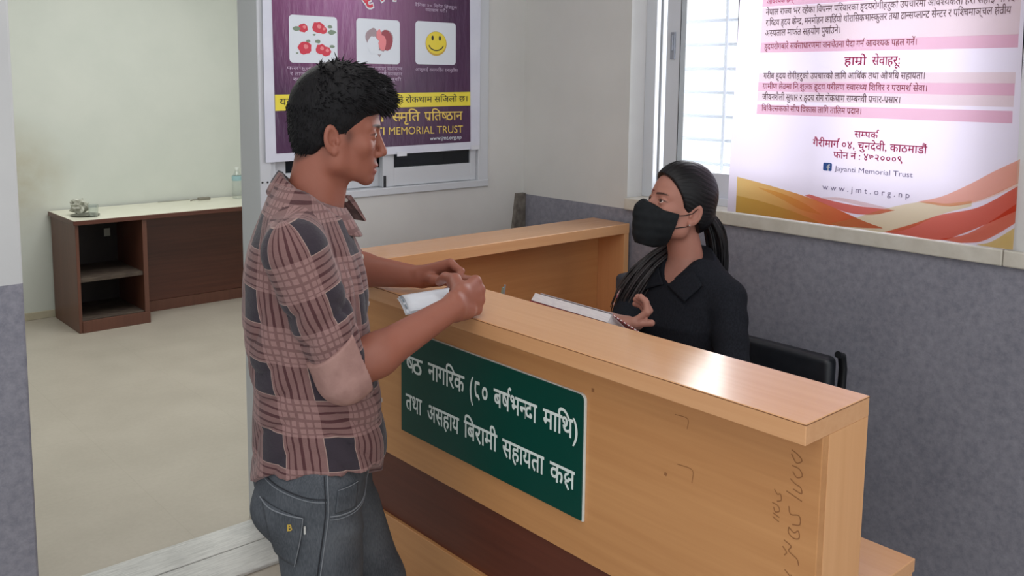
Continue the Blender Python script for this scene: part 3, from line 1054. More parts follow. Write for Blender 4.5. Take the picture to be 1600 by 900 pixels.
gx, gy = 1.805, 6.06
pl_ = MB().lathe([(0, 0.0005), (0.05, 0.0005), (0.085, 0.007), (0.088, 0.008), (0.085, 0.0095), (0.05, 0.003), (0, 0.003)], (1.80, 6.13, DT), 32).build('saucer', mat('grey_steel', rgb(120, 118, 106), 0.35, 0.6), None, True)
tag(pl_, 'flat grey steel plate at the left end of the desk', 'plate')
cu_ = empty('tumbler', (1.825, 6.045, DT))
tag(cu_, 'small clear glass tumbler in front of the steel plate on the desk', 'glass')
MB().lathe([(0, 0.001), (0.026, 0.001), (0.027, 0.004), (0.031, 0.078), (0.029, 0.079), (0.0255, 0.008), (0, 0.007)], (1.825, 6.045, DT), 24).build('glass_body', M_pet, cu_, True)
# crumpled foil on the plate
bm = bmesh.new()
bmesh.ops.create_icosphere(bm, subdivisions=3, radius=0.042)
rnd = random.Random(8)
for q in bm.verts:
    k = rnd.uniform(0.72, 1.22)
    q.co = Vector((q.co.x * k * 1.35, q.co.y * k, q.co.z * k * 1.15))
me = bpy.data.meshes.new('crumpled_wrapper')
mz = min(q.co.z for q in bm.verts)
for q in bm.verts:
    q.co += Vector((1.775, 6.17, DT + 0.0095 - mz))
bm.to_mesh(me)
bm.free()
me.materials.append(noisy('silver_foil', rgb(150, 150, 138), rgb(196, 196, 184), 30, 0.35))
fo = bpy.data.objects.new('crumpled_wrapper', me)
COL.objects.link(fo)
tag(fo, 'crumpled silvery wrapper lying on the steel plate', 'wrapper')
cp = MB().rbox(2.66, 2.75, 6.395, 6.43, DT + .0002, DT + 0.020, 0.006).tube([(2.665, 6.41, DT + .006), (2.63, 6.425, DT + .004), (2.60, 6.40, DT + .004)], 0.0035, 8).build('pen_case', mat('grey_brown_case', rgb(128, 124, 112), 0.5), None, True)
tag(cp, 'small grey case with a cord lying on the desk near the wall', 'case')
stk = MB().tube([(2.39, 6.465, DT + .004), (2.62, 6.468, DT + .004)], 0.0035, 8).build('thin_stick', mat('grey_stick', rgb(160, 160, 152), 0.5), None, True)
tag(stk, 'thin grey stick lying along the back of the desk', 'stick')

# pen standing in a holder on the worktop (only its tip shows over the ledge)
ph = empty('pen_holder', (1.56, 1.803, 0.712))
tag(ph, 'grey pen cup on the worktop behind the counter ledge', 'pen holder')
MB().lathe([(0, 0.001), (0.038, 0.001), (0.04, 0.004), (0.04, 0.24), (0.037, 0.24), (0.036, 0.006), (0, 0.005)], (1.56, 1.803, 0.712), 24).build('cup_body', mat('grey_plastic', rgb(90, 92, 96), 0.5), ph, True)
pn = empty('ball_pen', (1.56, 1.803, 0.72))
tag(pn, 'grey green ball pen poking up above the counter ledge', 'pen')
MB().tube([(1.545, 1.815, 0.722), (1.572, 1.80, 1.045), (1.575, 1.797, 1.066)], [0.005, 0.005, 0.004], 10).build('pen_barrel', mat('grey_green_pen', rgb(140, 156, 140), 0.4), pn, True)
MB().tube([(1.568, 1.792, 1.035), (1.573, 1.789, 1.075)], [0.0025, 0.0025], 8).build('pen_clip', M_alug, pn, True)

# ---------------------------------------------------------------- bench behind the counter, bag
M_vinyl = noisy('black_vinyl', rgb(26, 29, 35), rgb(34, 37, 43), 20, 0.42, bump=0.1)
M_steel = mat('dark_steel_frame', rgb(30, 32, 36), 0.35, 0.5)
bc = empty('bench', (2.15, 1.62, 0))
tag(bc, 'black vinyl bench with a low padded back against the grey wall', 'bench')


def pad(name, x0, x1, ya, yb, z0, z1, r):
    b = MB().rbox(x0, x1, ya, yb, z0, z1, r, 4).build(name, M_vinyl, bc, True)
    return b


pad('seat', 1.93, 2.36, 1.275, 1.95, 0.40, 0.465, 0.025)
pad('backrest', 2.372, 2.425, 1.285, 1.95, 0.52, 0.832, 0.02)
for y in (1.268, 1.963):
    MB().tube([(2.30, y, 0.0), (2.36, y, 0.40), (2.41, y, 0.60), (2.42, y, 0.80), (2.41, y, 0.838), (2.385, y, 0.848)], [0.014, 0.014, 0.013, 0.012, 0.012, 0.010], 12, up=(0, 1, 0)).build('back_post', M_steel, bc, True)
    MB().tube([(2.36, y, 0.395), (1.95, y, 0.385), (1.93, y, 0.37), (1.915, y, 0.0)], 0.014, 12, up=(0, 1, 0)).build('leg', M_steel, bc, True)
MB().tube([(2.1, 1.262, 0.385), (2.1, 1.963, 0.385)], 0.014, 12).build('seat_rail', M_steel, bc, True)

bg = empty('handbag', (2.39, 2.0, 0.712))
tag(bg, 'dark grey handbag with a pink flower patch at the left of the seated woman', 'bag')
bm_ = MB().rbox(2.33, 2.45, 1.985, 2.08, 0.7125, 0.955, 0.02, 4)
bm_.build('bag_body', noisy('dark_grey_cloth', rgb(52, 54, 62), rgb(70, 72, 80), 40, 0.8), bg, True)
MB().tube([(2.39, 1.995, 0.95), (2.39, 1.998, 0.985), (2.39, 2.01, 1.0), (2.39, 2.025, 0.985), (2.39, 2.03, 0.952)], 0.007, 8).build('bag_handle', M_vinyl, bg, True)
fl = Ink((2.3298, 0, 0), (0, -1, 0), (0, 0, 1), (-1, 0, 0))
rnd = random.Random(5)
mP, mW = mat('pink_flower_print', rgb(206, 130, 150), 0.6), mat('pale_flower_print', rgb(228, 200, 206), 0.6)
for k in range(14):
    u, v_ = -2.066 + rnd.random() * 0.07, 0.79 + rnd.random() * 0.11
    rr_ = 0.012 + rnd.random() * 0.008
    fl.poly([(u + rr_ * (0.75 + .25 * math.cos(5 * 2 * math.pi * q / 20)) * math.cos(2 * math.pi * q / 20), v_ + rr_ * (0.75 + .25 * math.cos(5 * 2 * math.pi * q / 20)) * math.sin(2 * math.pi * q / 20)) for q in range(20)], mP if k % 2 else mW, 0.0003 + k * 0.00012)
fl.build('flower_patch', bg)
# ---------------------------------------------------------------- toolkit for organic shapes (distance fields -> mesh)
class Field:
    def __init__(self):
        self.ops = []

    def add(self, fn, k=0.01, op='u'):
        self.ops.append((fn, k, op))
        return self

    def cone(self, a, b, r1, r2=None, k=0.01, op='u'):
        a, b = np.array(a, float), np.array(b, float)
        r2 = r1 if r2 is None else r2
        ba = b - a
        L = max(float(ba @ ba), 1e-12)

        def fn(p):
            q = p - a
            h = np.clip(q @ ba / L, 0, 1)
            return np.linalg.norm(q - h[:, None] * ba, axis=1) - (r1 + (r2 - r1) * h)
        return self.add(fn, k, op)

    def ell(self, c, r, k=0.01, op='u', rot=None):
        c, r = np.array(c, float), np.array(r, float)
        m = None if rot is None else np.array(rot, float)

        def fn(p):
            q = p - c
            if m is not None:
                q = q @ m
            k0 = np.linalg.norm(q / r, axis=1)
            k1 = np.linalg.norm(q / (r * r), axis=1) + 1e-9
            return k0 * (k0 - 1) / k1
        return self.add(fn, k, op)

    def __call__(self, p):
        d = None
        for fn, k, op in self.ops:
            e = fn(p)
            if d is None:
                d = e
                continue
            if op == 'u':
                h = np.clip(0.5 + 0.5 * (d - e) / k, 0, 1)
                d = d * (1 - h) + e * h - k * h * (1 - h)
            elif op == 's':
                h = np.clip(0.5 - 0.5 * (d + e) / k, 0, 1)
                d = d * (1 - h) + (-e) * h + k * h * (1 - h)
            elif op == 'i':
                h = np.clip(0.5 - 0.5 * (d - e) / k, 0, 1)
                d = d * (1 - h) + e * h + k * h * (1 - h)
        return d


def surf(fn, lo, hi, h, newton=2):
    """surface-nets mesh of fn == 0 inside the box lo..hi"""
    lo = np.array(lo, float)
    B = 4
    nb = np.ceil((np.array(hi) - lo) / (h * B)).astype(int)
    n = nb * B + 1
    cc = np.stack(np.meshgrid(*[np.arange(k) for k in nb], indexing='ij'), -1).reshape(-1, 3)
    dc = fn(lo + (cc + 0.5) * h * B)
    near = np.abs(dc) < h * B * 1.35
    vals = np.ones(n, np.float32)
    sg = np.where(dc < 0, -1.0, 1.0).reshape(nb)
    vals[:-1, :-1, :-1] = np.repeat(np.repeat(np.repeat(sg, B, 0), B, 1), B, 2)
    mask = np.zeros(n, bool)
    nr = near.reshape(nb)
    rp = np.repeat(np.repeat(np.repeat(nr, B, 0), B, 1), B, 2)
    mask[:-1, :-1, :-1] |= rp
    mask[1:, :-1, :-1] |= rp
    mask[:-1, 1:, :-1] |= rp
    mask[:-1, :-1, 1:] |= rp
    mask[1:, 1:, :-1] |= rp
    mask[1:, :-1, 1:] |= rp
    mask[:-1, 1:, 1:] |= rp
    mask[1:, 1:, 1:] |= rp
    idx = np.argwhere(mask)
    for s in range(0, len(idx), 400000):
        q = idx[s:s + 400000]
        vals[q[:, 0], q[:, 1], q[:, 2]] = fn(lo + q * h)
    ins = vals < 0
    cnt = np.zeros(n - 1, np.int8)
    for a in (0, 1):
        for b in (0, 1):
            for c in (0, 1):
                cnt += ins[a:n[0] - 1 + a, b:n[1] - 1 + b, c:n[2] - 1 + c]
    act = np.argwhere((cnt > 0) & (cnt < 8))
    cid = -np.ones(n - 1, np.int64)
    cid[act[:, 0], act[:, 1], act[:, 2]] = np.arange(len(act))
    pos = np.zeros((len(act), 3))
    num = np.zeros(len(act))
    cor = [(a, b, c) for a in (0, 1) for b in (0, 1) for c in (0, 1)]
    cv = {c: vals[act[:, 0] + c[0], act[:, 1] + c[1], act[:, 2] + c[2]] for c in cor}
    for c in cor:
        for ax in range(3):
            if c[ax] == 0:
                d = list(c)
                d[ax] = 1
                d = tuple(d)
                u, v = cv[c], cv[d]
                x = (u < 0) != (v < 0)
                tt = np.where(x, u / np.where(x, u - v, 1), 0)
                p = np.tile(np.array(c, float), (len(act), 1))
                p[:, ax] += tt
                pos += p * x[:, None]
                num += x
    pos = lo + (act + pos / num[:, None]) * h
    faces = []
    for ax in range(3):
        u, v = [(1, 2), (2, 0), (0, 1)][ax]
        s0 = [slice(None)] * 3
        s1 = [slice(None)] * 3
        s0[ax] = slice(0, -1)
        s1[ax] = slice(1, None)
        x = ins[tuple(s0)] != ins[tuple(s1)]
        e = np.argwhere(x)
        e = e[(e[:, u] > 0) & (e[:, v] > 0) & (e[:, u] < n[u] - 1) & (e[:, v] < n[v] - 1)]
        if not len(e):
            continue
        fl = ins[e[:, 0], e[:, 1], e[:, 2]]

        def g(du, dv):
            w = e.copy()
            w[:, u] += du
            w[:, v] += dv
            return cid[w[:, 0], w[:, 1], w[:, 2]]
        q = np.stack([g(-1, -1), g(0, -1), g(0, 0), g(-1, 0)], 1)
        q[~fl] = q[~fl][:, ::-1]
        faces.append(q[(q >= 0).all(1)])
    faces = np.concatenate(faces)
    for _ in range(newton):
        g = grad(fn, pos, h * 0.5)
        d = fn(pos)
        l2 = (g * g).sum(1)
        pos = pos - np.clip(d / np.maximum(l2, 0.2), -h * 0.6, h * 0.6)[:, None] * g
    return pos, faces


def grad(fn, p, e=0.001):
    g = np.zeros_like(p)
    for ax in range(3):
        o = np.zeros(3)
        o[ax] = e
        g[:, ax] = (fn(p + o) - fn(p - o)) / (2 * e)
    return g


def normals(V, F):
    nrm = np.zeros_like(V)
    a = np.cross(V[F[:, 2]] - V[F[:, 0]], V[F[:, 3]] - V[F[:, 1]])
    for k in range(4):
        np.add.at(nrm, F[:, k], a)
    return nrm / np.maximum(np.linalg.norm(nrm, axis=1), 1e-12)[:, None]


class Frame:
    """a person's own frame: forward, left, up -> world"""

    def __init__(self, q, az, z=0.0, pitch=0.0, roll=0.0, scale=(1, 1, 1)):
        a = R(az)
        F = np.array([math.sin(a), math.cos(a), 0.0])
        L = np.array([-F[1], F[0], 0.0])
        U = np.array([0, 0, 1.0])
        cp, sp = math.cos(R(pitch)), math.sin(R(pitch))
        F, U = F * cp - U * sp, U * cp + F * sp        # pitch > 0 tips the face downwards
        cr, sr = math.cos(R(roll)), math.sin(R(roll))
        L, U = L * cr + U * sr, U * cr - L * sr
        self.M = np.stack([F, L, U])
        self.o = np.array([q[0], q[1], z], float)
        self.s = np.array(scale, float)

    def w(self, p):
        return self.o + (np.asarray(p, float) * self.s) @ self.M

    def loc(self, p):
        return ((p - self.o) @ self.M.T) / self.s


def mesh_obj(name, parts, mats, parent, uv=None, cols=None, mi=None, smooth=True):
    """parts: list of (V, F) in world coordinates"""
    V, Fs, b = [], [], 0
    for v, f in parts:
        V.append(v)
        Fs.append(f + b)
        b += len(v)
    V = np.concatenate(V)
    F = np.concatenate(Fs)
    me = bpy.data.meshes.new(name)
    me.vertices.add(len(V))
    me.vertices.foreach_set('co', V.astype(np.float32).ravel())
    nf = len(F)
    me.loops.add(nf * 4)
    me.polygons.add(nf)
    me.loops.foreach_set('vertex_index', F.astype(np.int32).ravel())
    me.polygons.foreach_set('loop_start', np.arange(nf, dtype=np.int32) * 4)
    me.update(calc_edges=True)
    if not isinstance(mats, (list, tuple)):
        mats = [mats]
    for m in mats:
        me.materials.append(m)
    if mi is not None:
        me.polygons.foreach_set('material_index', np.asarray(mi, np.int32))
    if uv is not None:
        ul = me.uv_layers.new(name='UVMap')
        ul.data.foreach_set('uv', uv.astype(np.float32).ravel())
    if cols is not None:
        at = me.color_attributes.new('tint', 'FLOAT_COLOR', 'POINT')
        c4 = np.ones((len(V), 4), np.float32)
        c4[:, :3] = cols
        at.data.foreach_set('color', c4.ravel())
    if smooth:
        me.shade_smooth()
    me.validate()
    o = bpy.data.objects.new(name, me)
    COL.objects.link(o)
    if parent is not None:
        o.parent = parent
        o.matrix_parent_inverse = Matrix.Translation(-Vector(parent.location))
    return o


def interp(x, tab):
    t_ = np.array(tab, float)
    return np.interp(x, t_[:, 0], t_[:, 1])


def smooth01(x, a, b):
    s = np.clip((x - a) / (b - a), 0, 1)
    return s * s * (3 - 2 * s)


def waves(p, seed, freqs, n=7):
    """sum of random sines: soft creases"""
    rg = np.random.RandomState(seed)
    out = np.zeros(len(p))
    for f in freqs:
        for _ in range(n):
            d = rg.normal(size=3)
            d /= np.linalg.norm(d)
            out += np.sin(p @ d * f + rg.uniform(0, 6.28)) / n
    return out / len(freqs)


def head_field(f, male=True):
    """head in its own frame: origin between the ear canals, x forward, y left, z up"""
    f.ell((-0.008, 0, 0.045), (0.092, 0.073, 0.080), 0.01)
    f.ell((0.030, 0, 0.045), (0.064, 0.060, 0.062), 0.02)
    f.ell((0.034, 0, -0.012), (0.060, 0.058, 0.068), 0.02)
    jw = 0.050 if male else 0.045
    for s in (1, -1):
        f.cone((0.006, s * jw, -0.043), (0.072, s * 0.012, -0.075), 0.020, 0.015, 0.022)
        f.cone((0.002, s * (jw + 0.004), -0.01), (0.006, s * jw, -0.048), 0.02, 0.018, 0.02)
        f.ell((0.060, s * 0.040, -0.006), (0.020, 0.017, 0.015), 0.02)
        f.cone((0.086, s * 0.012, 0.036), (0.070, s * 0.042, 0.034), 0.0105 if male else 0.007, 0.009, 0.014)
    f.ell((0.069, 0, -0.046), (0.028, 0.032, 0.030), 0.015)
    f.ell((0.080, 0, -0.078), (0.013, 0.017, 0.013), 0.014)
    for s in (1, -1):                                   # eye sockets
        f.ell((0.096, s * 0.033, 0.017), (0.017, 0.019, 0.012), 0.012, 's')
    f.cone((0.090, 0, 0.026), (0.110, 0, -0.016), 0.0065, 0.0085, 0.010)
    f.ell((0.109, 0, -0.021), (0.0105, 0.0095, 0.0085), 0.006)
    for s in (1, -1):
        f.ell((0.099, s * 0.0115, -0.025), (0.0095, 0.0065, 0.0075), 0.005)
        f.ell((0.103, s * 0.0065, -0.0315), (0.005, 0.003, 0.003), 0.003, 's')
    f.ell((0.0930, 0, -0.0490), (0.0090, 0.021, 0.0060), 0.005)
    f.ell((0.0905, 0, -0.0615), (0.0095, 0.019, 0.0068), 0.006)
    f.ell((0.1020, 0, -0.0550), (0.010, 0.023, 0.0013), 0.0035, 's')
    for s in (1, -1):                                   # lids
        f.ell((0.0775, s * 0.032, 0.0165), (0.0135, 0.0155, 0.0135), 0.006)
        f.ell((0.091, s * 0.0325, 0.0160), (0.010, 0.0125, 0.0042), 0.002, 's')
        # ears
        c, sn = math.cos(R(-22 * s)), math.sin(R(-22 * s))
        rot = np.array([[c, -sn, 0], [sn, c, 0], [0, 0, 1]])
        tl = math.radians(-12)
        rt = np.array([[math.cos(tl), 0, math.sin(tl)], [0, 1, 0], [-math.sin(tl), 0, math.cos(tl)]])
        rot = rot @ rt
        f.ell((-0.011, s * 0.0745, 0.003), (0.0180, 0.0070, 0.0310), 0.004, 'u', rot)
        f.ell((-0.009, s * 0.0805, 0.006), (0.0105, 0.0062, 0.0185), 0.003, 's', rot)
        f.ell((-0.004, s * 0.079, -0.004), (0.0055, 0.0075, 0.0075), 0.003, 's', rot)
        f.ell((-0.002, s * 0.074, -0.022), (0.0075, 0.0055, 0.0085), 0.004)
        f.ell((0.003, s * 0.0735, -0.002), (0.0045, 0.005, 0.0065), 0.003)
    return f


def head_tint(p, base, lip, male=True, hairline=None):
    """skin colour over the head: lips, brows, stubble"""
    x, y, z = p[:, 0], p[:, 1], p[:, 2]
    c = np.tile(np.array(base), (len(p), 1))

    def put(m, col):
        nonlocal c
        c = c * (1 - m[:, None]) + np.array(col) * m[:, None]
    w = np.clip(1 - (y / 0.0235) ** 2, 0, 1)
    lips = smooth01(w, 0.0, 0.25) * smooth01(z, -0.0715, -0.067) * (1 - smooth01(z, -0.0475, -0.0445)) * smooth01(x, 0.080, 0.088)
    put(lips * 0.75, lip)
    # brows
    ay = np.abs(y)
    zb = 0.0335 + 0.0035 * np.sin(np.clip((ay - 0.012) / 0.04, 0, 1) * 2.4)
    th = 0.0042 * smooth01(ay, 0.006, 0.016) * (1 - 0.6 * smooth01(ay, 0.03, 0.054)) * (1.0 if male else 0.75)
    br = (1 - smooth01(np.abs(z - zb), th * 0.6, th * 1.3 + 1e-5)) * smooth01(ay, 0.008, 0.014) * (1 - smooth01(ay, 0.046, 0.054)) * smooth01(x, 0.05, 0.06)
    put(br * 0.9, (0.014, 0.009, 0.008))
    if hairline is not None:
        nape = [(-0.09, -0.2), (-0.055, -0.085), (-0.03, -0.048), (-0.01, -0.036), (0.02, -0.03)]
        g_ = x - interp(z, nape)
        put((1 - smooth01(g_, -0.006, 0.014)) * smooth01(z, -0.066, -0.045) * (1 - smooth01(np.abs(y), 0.070, 0.074)) * 0.6, (0.03, 0.018, 0.015))
        sb = np.exp(-((x - 0.027) / 0.010) ** 2 - ((z - 0.012) / 0.016) ** 2) * (1 - smooth01(np.abs(y), 0.0725, 0.0755))
        put(np.clip(sb * 1.1, 0, 1) * 0.6, (0.03, 0.018, 0.015))
    if male:
        ms = np.exp(-((z + 0.0395) / 0.0045) ** 2) * smooth01(x, 0.082, 0.09) * (1 - smooth01(ay, 0.02, 0.027))
        put(ms * 0.6, (0.035, 0.02, 0.018))
        st = smooth01(x, 0.03, 0.075) * (1 - smooth01(z, -0.075, -0.055))
        put(st * 0.16, (0.05, 0.03, 0.028))
    # lash line
    for s in (1, -1):
        e = np.sqrt(((y - s * 0.0325) / 0.0148) ** 2 + ((z - 0.0160) / 0.0060) ** 2)
        lash = (1 - smooth01(np.abs(e - 1.0), 0.08, 0.28)) * smooth01(x, 0.068, 0.078) * smooth01(z, 0.0145, 0.018)
        put(lash * 0.8, (0.012, 0.008, 0.008))
    return c


def skin_mat(name):
    m = mat(name, None, 0.5, 0, 0.35)
    t = NT(m)
    a = t.add('ShaderNodeVertexColor', layer_name='tint')
    v = t.coord('Object')
    n = t.noise(v, 28, 4)
    col = t.mix(t.math('MULTIPLY', n, 0.22), a.outputs[0], (0.10, 0.02, 0.015, 1))
    t.link(col, t.b.inputs['Base Color'])
    t.b.inputs['Subsurface Weight'].default_value = 0.12
    t.b.inputs['Subsurface Radius'].default_value = (0.012, 0.005, 0.003)
    t.b.inputs['Subsurface Scale'].default_value = 0.5
    n2 = t.noise(v, 420, 2)
    t.bump(n2, 0.08, 0.001)
    return m


def eye_obj(name, fr, side, parent, look=(1, 0, 0)):
    c = fr.w((0.0775, side * 0.032, 0.0165))
    bm = bmesh.new()
    bmesh.ops.create_uvsphere(bm, u_segments=24, v_segments=16, radius=0.0122)
    me = bpy.data.meshes.new(name)
    d = Vector(np.array(look) @ fr.M).normalized()
    rot = Vector((0, 0, 1)).rotation_difference(d).to_matrix().to_4x4()
    for q in bm.verts:
        q.co = rot @ q.co
    mi = []
    for f in bm.faces:
        a = f.calc_center_median().normalized().dot(d)
        f.material_index = 2 if a > 0.975 else (1 if a > 0.88 else 0)
        f.smooth = True
    for q in bm.verts:
        q.co += Vector(c)
    bm.to_mesh(me)
    bm.free()
    for m in (M_eyew, M_iris, M_pupil):
        me.materials.append(m)
    o = bpy.data.objects.new(name, me)
    COL.objects.link(o)
    o.parent = parent
    o.matrix_parent_inverse = Matrix.Translation(-Vector(parent.location))
    return o


M_eyew = mat('eye_white', rgb(214, 204, 198), 0.15)
M_iris = mat('brown_iris', rgb(52, 32, 24), 0.12)
M_pupil = mat('pupil', rgb(12, 10, 10), 0.08)


def hand(f, wrist, d, nrm, bends, size=1.0, thumb=None, side=1, k=0.012, spread=0.0):
    """hand into a field: wrist, direction d of the palm, palm-side normal nrm; bends = per finger (b1, b2, b3) in degrees"""
    d = np.array(d, float)
    d /= np.linalg.norm(d)
    nrm = np.array(nrm, float)
    nrm -= d * (nrm @ d)
    nrm /= np.linalg.norm(nrm)
    ac = np.cross(nrm, d) * side          # towards the index finger
    W = np.array(wrist, float)
    S = size
    offs = (0.027, 0.0095, -0.0085, -0.0255)
    plen = (0.086, 0.089, 0.084, 0.076)
    fl = ((0.042, 0.025, 0.021), (0.046, 0.028, 0.022), (0.042, 0.027, 0.021), (0.033, 0.020, 0.019))
    rad = ((0.0098, 0.0085, 0.0075), (0.0100, 0.0087, 0.0077), (0.0095, 0.0082, 0.0073), (0.0083, 0.0072, 0.0065))
    tips = []
    for i in range(4):
        K = W + d * plen[i] * S + ac * offs[i] * S - nrm * (0.004 if i in (1, 2) else 0.0) * S
        f.cone(W + ac * offs[i] * 0.5 * S + d * 0.008, K, 0.0155 * S, 0.0115 * S, k)
        p = K
        ang = 0.0
        dirn = d + ac * spread * (1.5 - i) / 1.5
        dirn /= np.linalg.norm(dirn)
        for j in range(3):
            ang += math.radians(bends[i][j])
            v = dirn * math.cos(ang) + nrm * math.sin(ang)
            q = p + v * fl[i][j] * S
            f.cone(p, q, rad[i][j] * S, rad[i][min(j + 1, 2)] * S, 0.0035 if j else 0.006)
            p = q
        tips.append(p)
    # heel and thumb mound
    f.cone(W + d * 0.012 - ac * 0.012, W + d * 0.05 - ac * 0.018 * S, 0.016 * S, 0.015 * S, k)
    if thumb is not None:
        pts = [np.array(q, float) for q in thumb]
        rr = (0.0165, 0.0125, 0.0102, 0.0085)
        for j in range(len(pts) - 1):
            f.cone(pts[j], pts[j + 1], rr[j] * S, rr[j + 1] * S, 0.010 if j == 0 else 0.004)
    return tips
# ---------------------------------------------------------------- the man at the counter
MQ = (0.93, 1.74)
MF = Frame(MQ, 118)
MH = Frame(MF.w((0.087, 0, 0))[:2], 118, 1.489, pitch=5, scale=(0.94, 0.97, 1.0))
SKM = (0.325, 0.118, 0.078)
LIPM = (0.28, 0.085, 0.075)
M_skin_m = skin_mat('brown_skin')

man = empty('person', (MQ[0], MQ[1], 0.0))
tag(man, 'young man in a pink and navy plaid shirt and dark jeans leaning on the counter', 'person')

hf = head_field(Field(), True)


CUT = [(-0.08, -0.30), (-0.062, -0.10), (-0.05, -0.062), (-0.03, -0.040), (-0.014, -0.028), (-0.010, 0.004), (-0.006, 0.030), (0.004, 0.038), (0.026, 0.041), (0.036, 0.047), (0.048, 0.058), (0.058, 0.078), (0.066, 0.105), (0.074, 0.20), (0.3, 0.3)]


def m_head(p):
    return hf(MH.loc(MF.w(p)))


S_R, E_R, W_R = np.array((0.000, -0.172, 1.280)), np.array((0.094, -0.158, 1.021)), MF.loc(np.array((1.203, 1.540, 1.122)))
S_L, E_L, W_L = np.array((0.015, 0.172, 1.280)), np.array((0.111, 0.400, 1.128)), MF.loc(np.array((1.335, 1.852, 1.118)))
mb_ = Field()
mb_.cone((0.058, 0, 1.455), (0.030, 0, 1.30), 0.053, 0.060, 0.02)
mb_.cone((0.095, 0, 1.395), (0.085, 0, 1.33), 0.012, 0.010, 0.03)
mb_.ell((0.015, 0, 1.16), (0.085, 0.135, 0.19), 0.05)
mb_.ell((0.035, 0, 0.90), (0.095, 0.135, 0.17), 0.06)
for a, b in ((S_R, E_R), (S_L, E_L)):
    mb_.cone((0.01, 0.1 * np.sign(a[1]), 1.30), a, 0.05, 0.05, 0.03)
    mb_.cone(a, b, 0.050, 0.041, 0.03)
for a, b in ((E_R, W_R), (E_L, W_L)):
    m_ = a + (b - a) * 0.28
    mb_.cone(a, m_, 0.040, 0.0435, 0.02)
    mb_.cone(m_, b, 0.0435, 0.0275, 0.02)


def v3(*p):
    return MF.loc(np.array(p, float))


def dv(*p):
    return MF.M @ np.array(p, float)


# right hand: fist standing on its little-finger side, thumb on top; palm faces away from the camera
hand(mb_, W_R, dv(0.93, 0.33, 0.06), dv(-0.30, 0.93, -0.12), ((66, 88, 50), (72, 92, 55), (76, 92, 55), (78, 90, 55)), 1.2,
     [W_R + dv(0.034, 0.020, 0.026), W_R + dv(0.056, 0.066, 0.042), W_R + dv(0.060, 0.106, 0.040), W_R + dv(0.062, 0.132, 0.026)], side=-1)
# left hand: lying on the ledge, index and thumb pinch the top of the paper
hand(mb_, W_L, dv(0.62, -0.76, 0.20), dv(-0.55, -0.62, -0.56), ((48, 52, 30), (60, 60, 40), (66, 70, 45), (70, 72, 45)), 1.08,
     [W_L + dv(0.006, -0.02, 0.0), W_L + dv(0.001, -0.062, 0.004), W_L + dv(0.016, -0.098, 0.004), W_L + dv(0.036, -0.123, 0.002)], side=1)


def m_body(p):
    d, e = mb_(p), m_head(p)
    k = 0.022
    h = np.clip(0.5 + 0.5 * (d - e) / k, 0, 1)
    return d * (1 - h) + e * h - k * h * (1 - h)


def box_of(pts, m):
    a = np.array(pts)
    return a.min(0) - m, a.max(0) + m


pt, cl = [], []
for lo, hi, h in (((-0.09, -0.115, 1.315), (0.25, 0.115, 1.68), 0.0023), (*box_of([E_R, W_R, v3(1.33, 1.64, 1.07), v3(1.33, 1.66, 1.19)], 0.052), 0.0024), (*box_of([E_L, W_L, v3(1.44, 1.70, 1.07), v3(1.47, 1.80, 1.18)], 0.05), 0.0024),
                  ((-0.12, -0.24, 0.74), (0.17, 0.24, 1.33), 0.007)):
    V, F = surf(m_body, lo, hi, h)
    hp_ = MH.loc(MF.w(V))
    c = head_tint(hp_, SKM, LIPM, True, CUT)
    far = smooth01(hp_[:, 2], -0.13, -0.10)
    c = c * far[:, None] + np.array(SKM) * (1 - far[:, None])
    cl.append(c)
    pt.append((MF.w(V), F))
mesh_obj('body', pt, M_skin_m, man, cols=np.concatenate(cl))
for s in (1, -1):
    eye_obj('eye', MH, s, man, (0.98, -0.1, -0.16))

# ---- hair
M_hair = mat('black_hair', None, 0.55, 0, 0.22)
t = NT(M_hair)
v = t.coord('Object', (90, 90, 30))
t.link(t.ramp(t.noise(v, 2.0, 4), [(0.3, rgb(9, 8, 10)), (0.7, rgb(20, 18, 22))]), t.b.inputs['Base Color'])
t.bump(t.noise(v, 3.0, 3), 0.5, 0.004)
hv = Field()
hv.ell((-0.010, 0, 0.055), (0.100, 0.0815, 0.105), 0.01)
hv.ell((0.030, 0, 0.105), (0.082, 0.070, 0.054), 0.03)
hv.ell((0.088, 0.004, 0.086), (0.032, 0.058, 0.022), 0.025)
hv.ell((-0.045, 0, 0.0), (0.055, 0.066, 0.062), 0.03)


def m_hair(p):
    d = hv(p)
    d = d + 0.0022 * waves(p, 4, (160, 240))
    # shaved shorter towards the sides and nape
    low = 1 - smooth01(p[:, 2], 0.0, 0.075)
    d = d + 0.006 * low
    c = (p[:, 0] - interp(p[:, 2], CUT)) * 0.75
    k = 0.006
    h = np.clip(0.5 - 0.5 * (d - c) / k, 0, 1)
    return d * (1 - h) + c * h + k * h * (1 - h)


V, F = surf(m_hair, (-0.13, -0.105, -0.09), (0.15, 0.105, 0.20), 0.0026)
N = normals(V, F)
parts = [(MH.w(V), F)]
# short locks over the top and fringe
rg = np.random.RandomState(11)
tv, tf = [], []


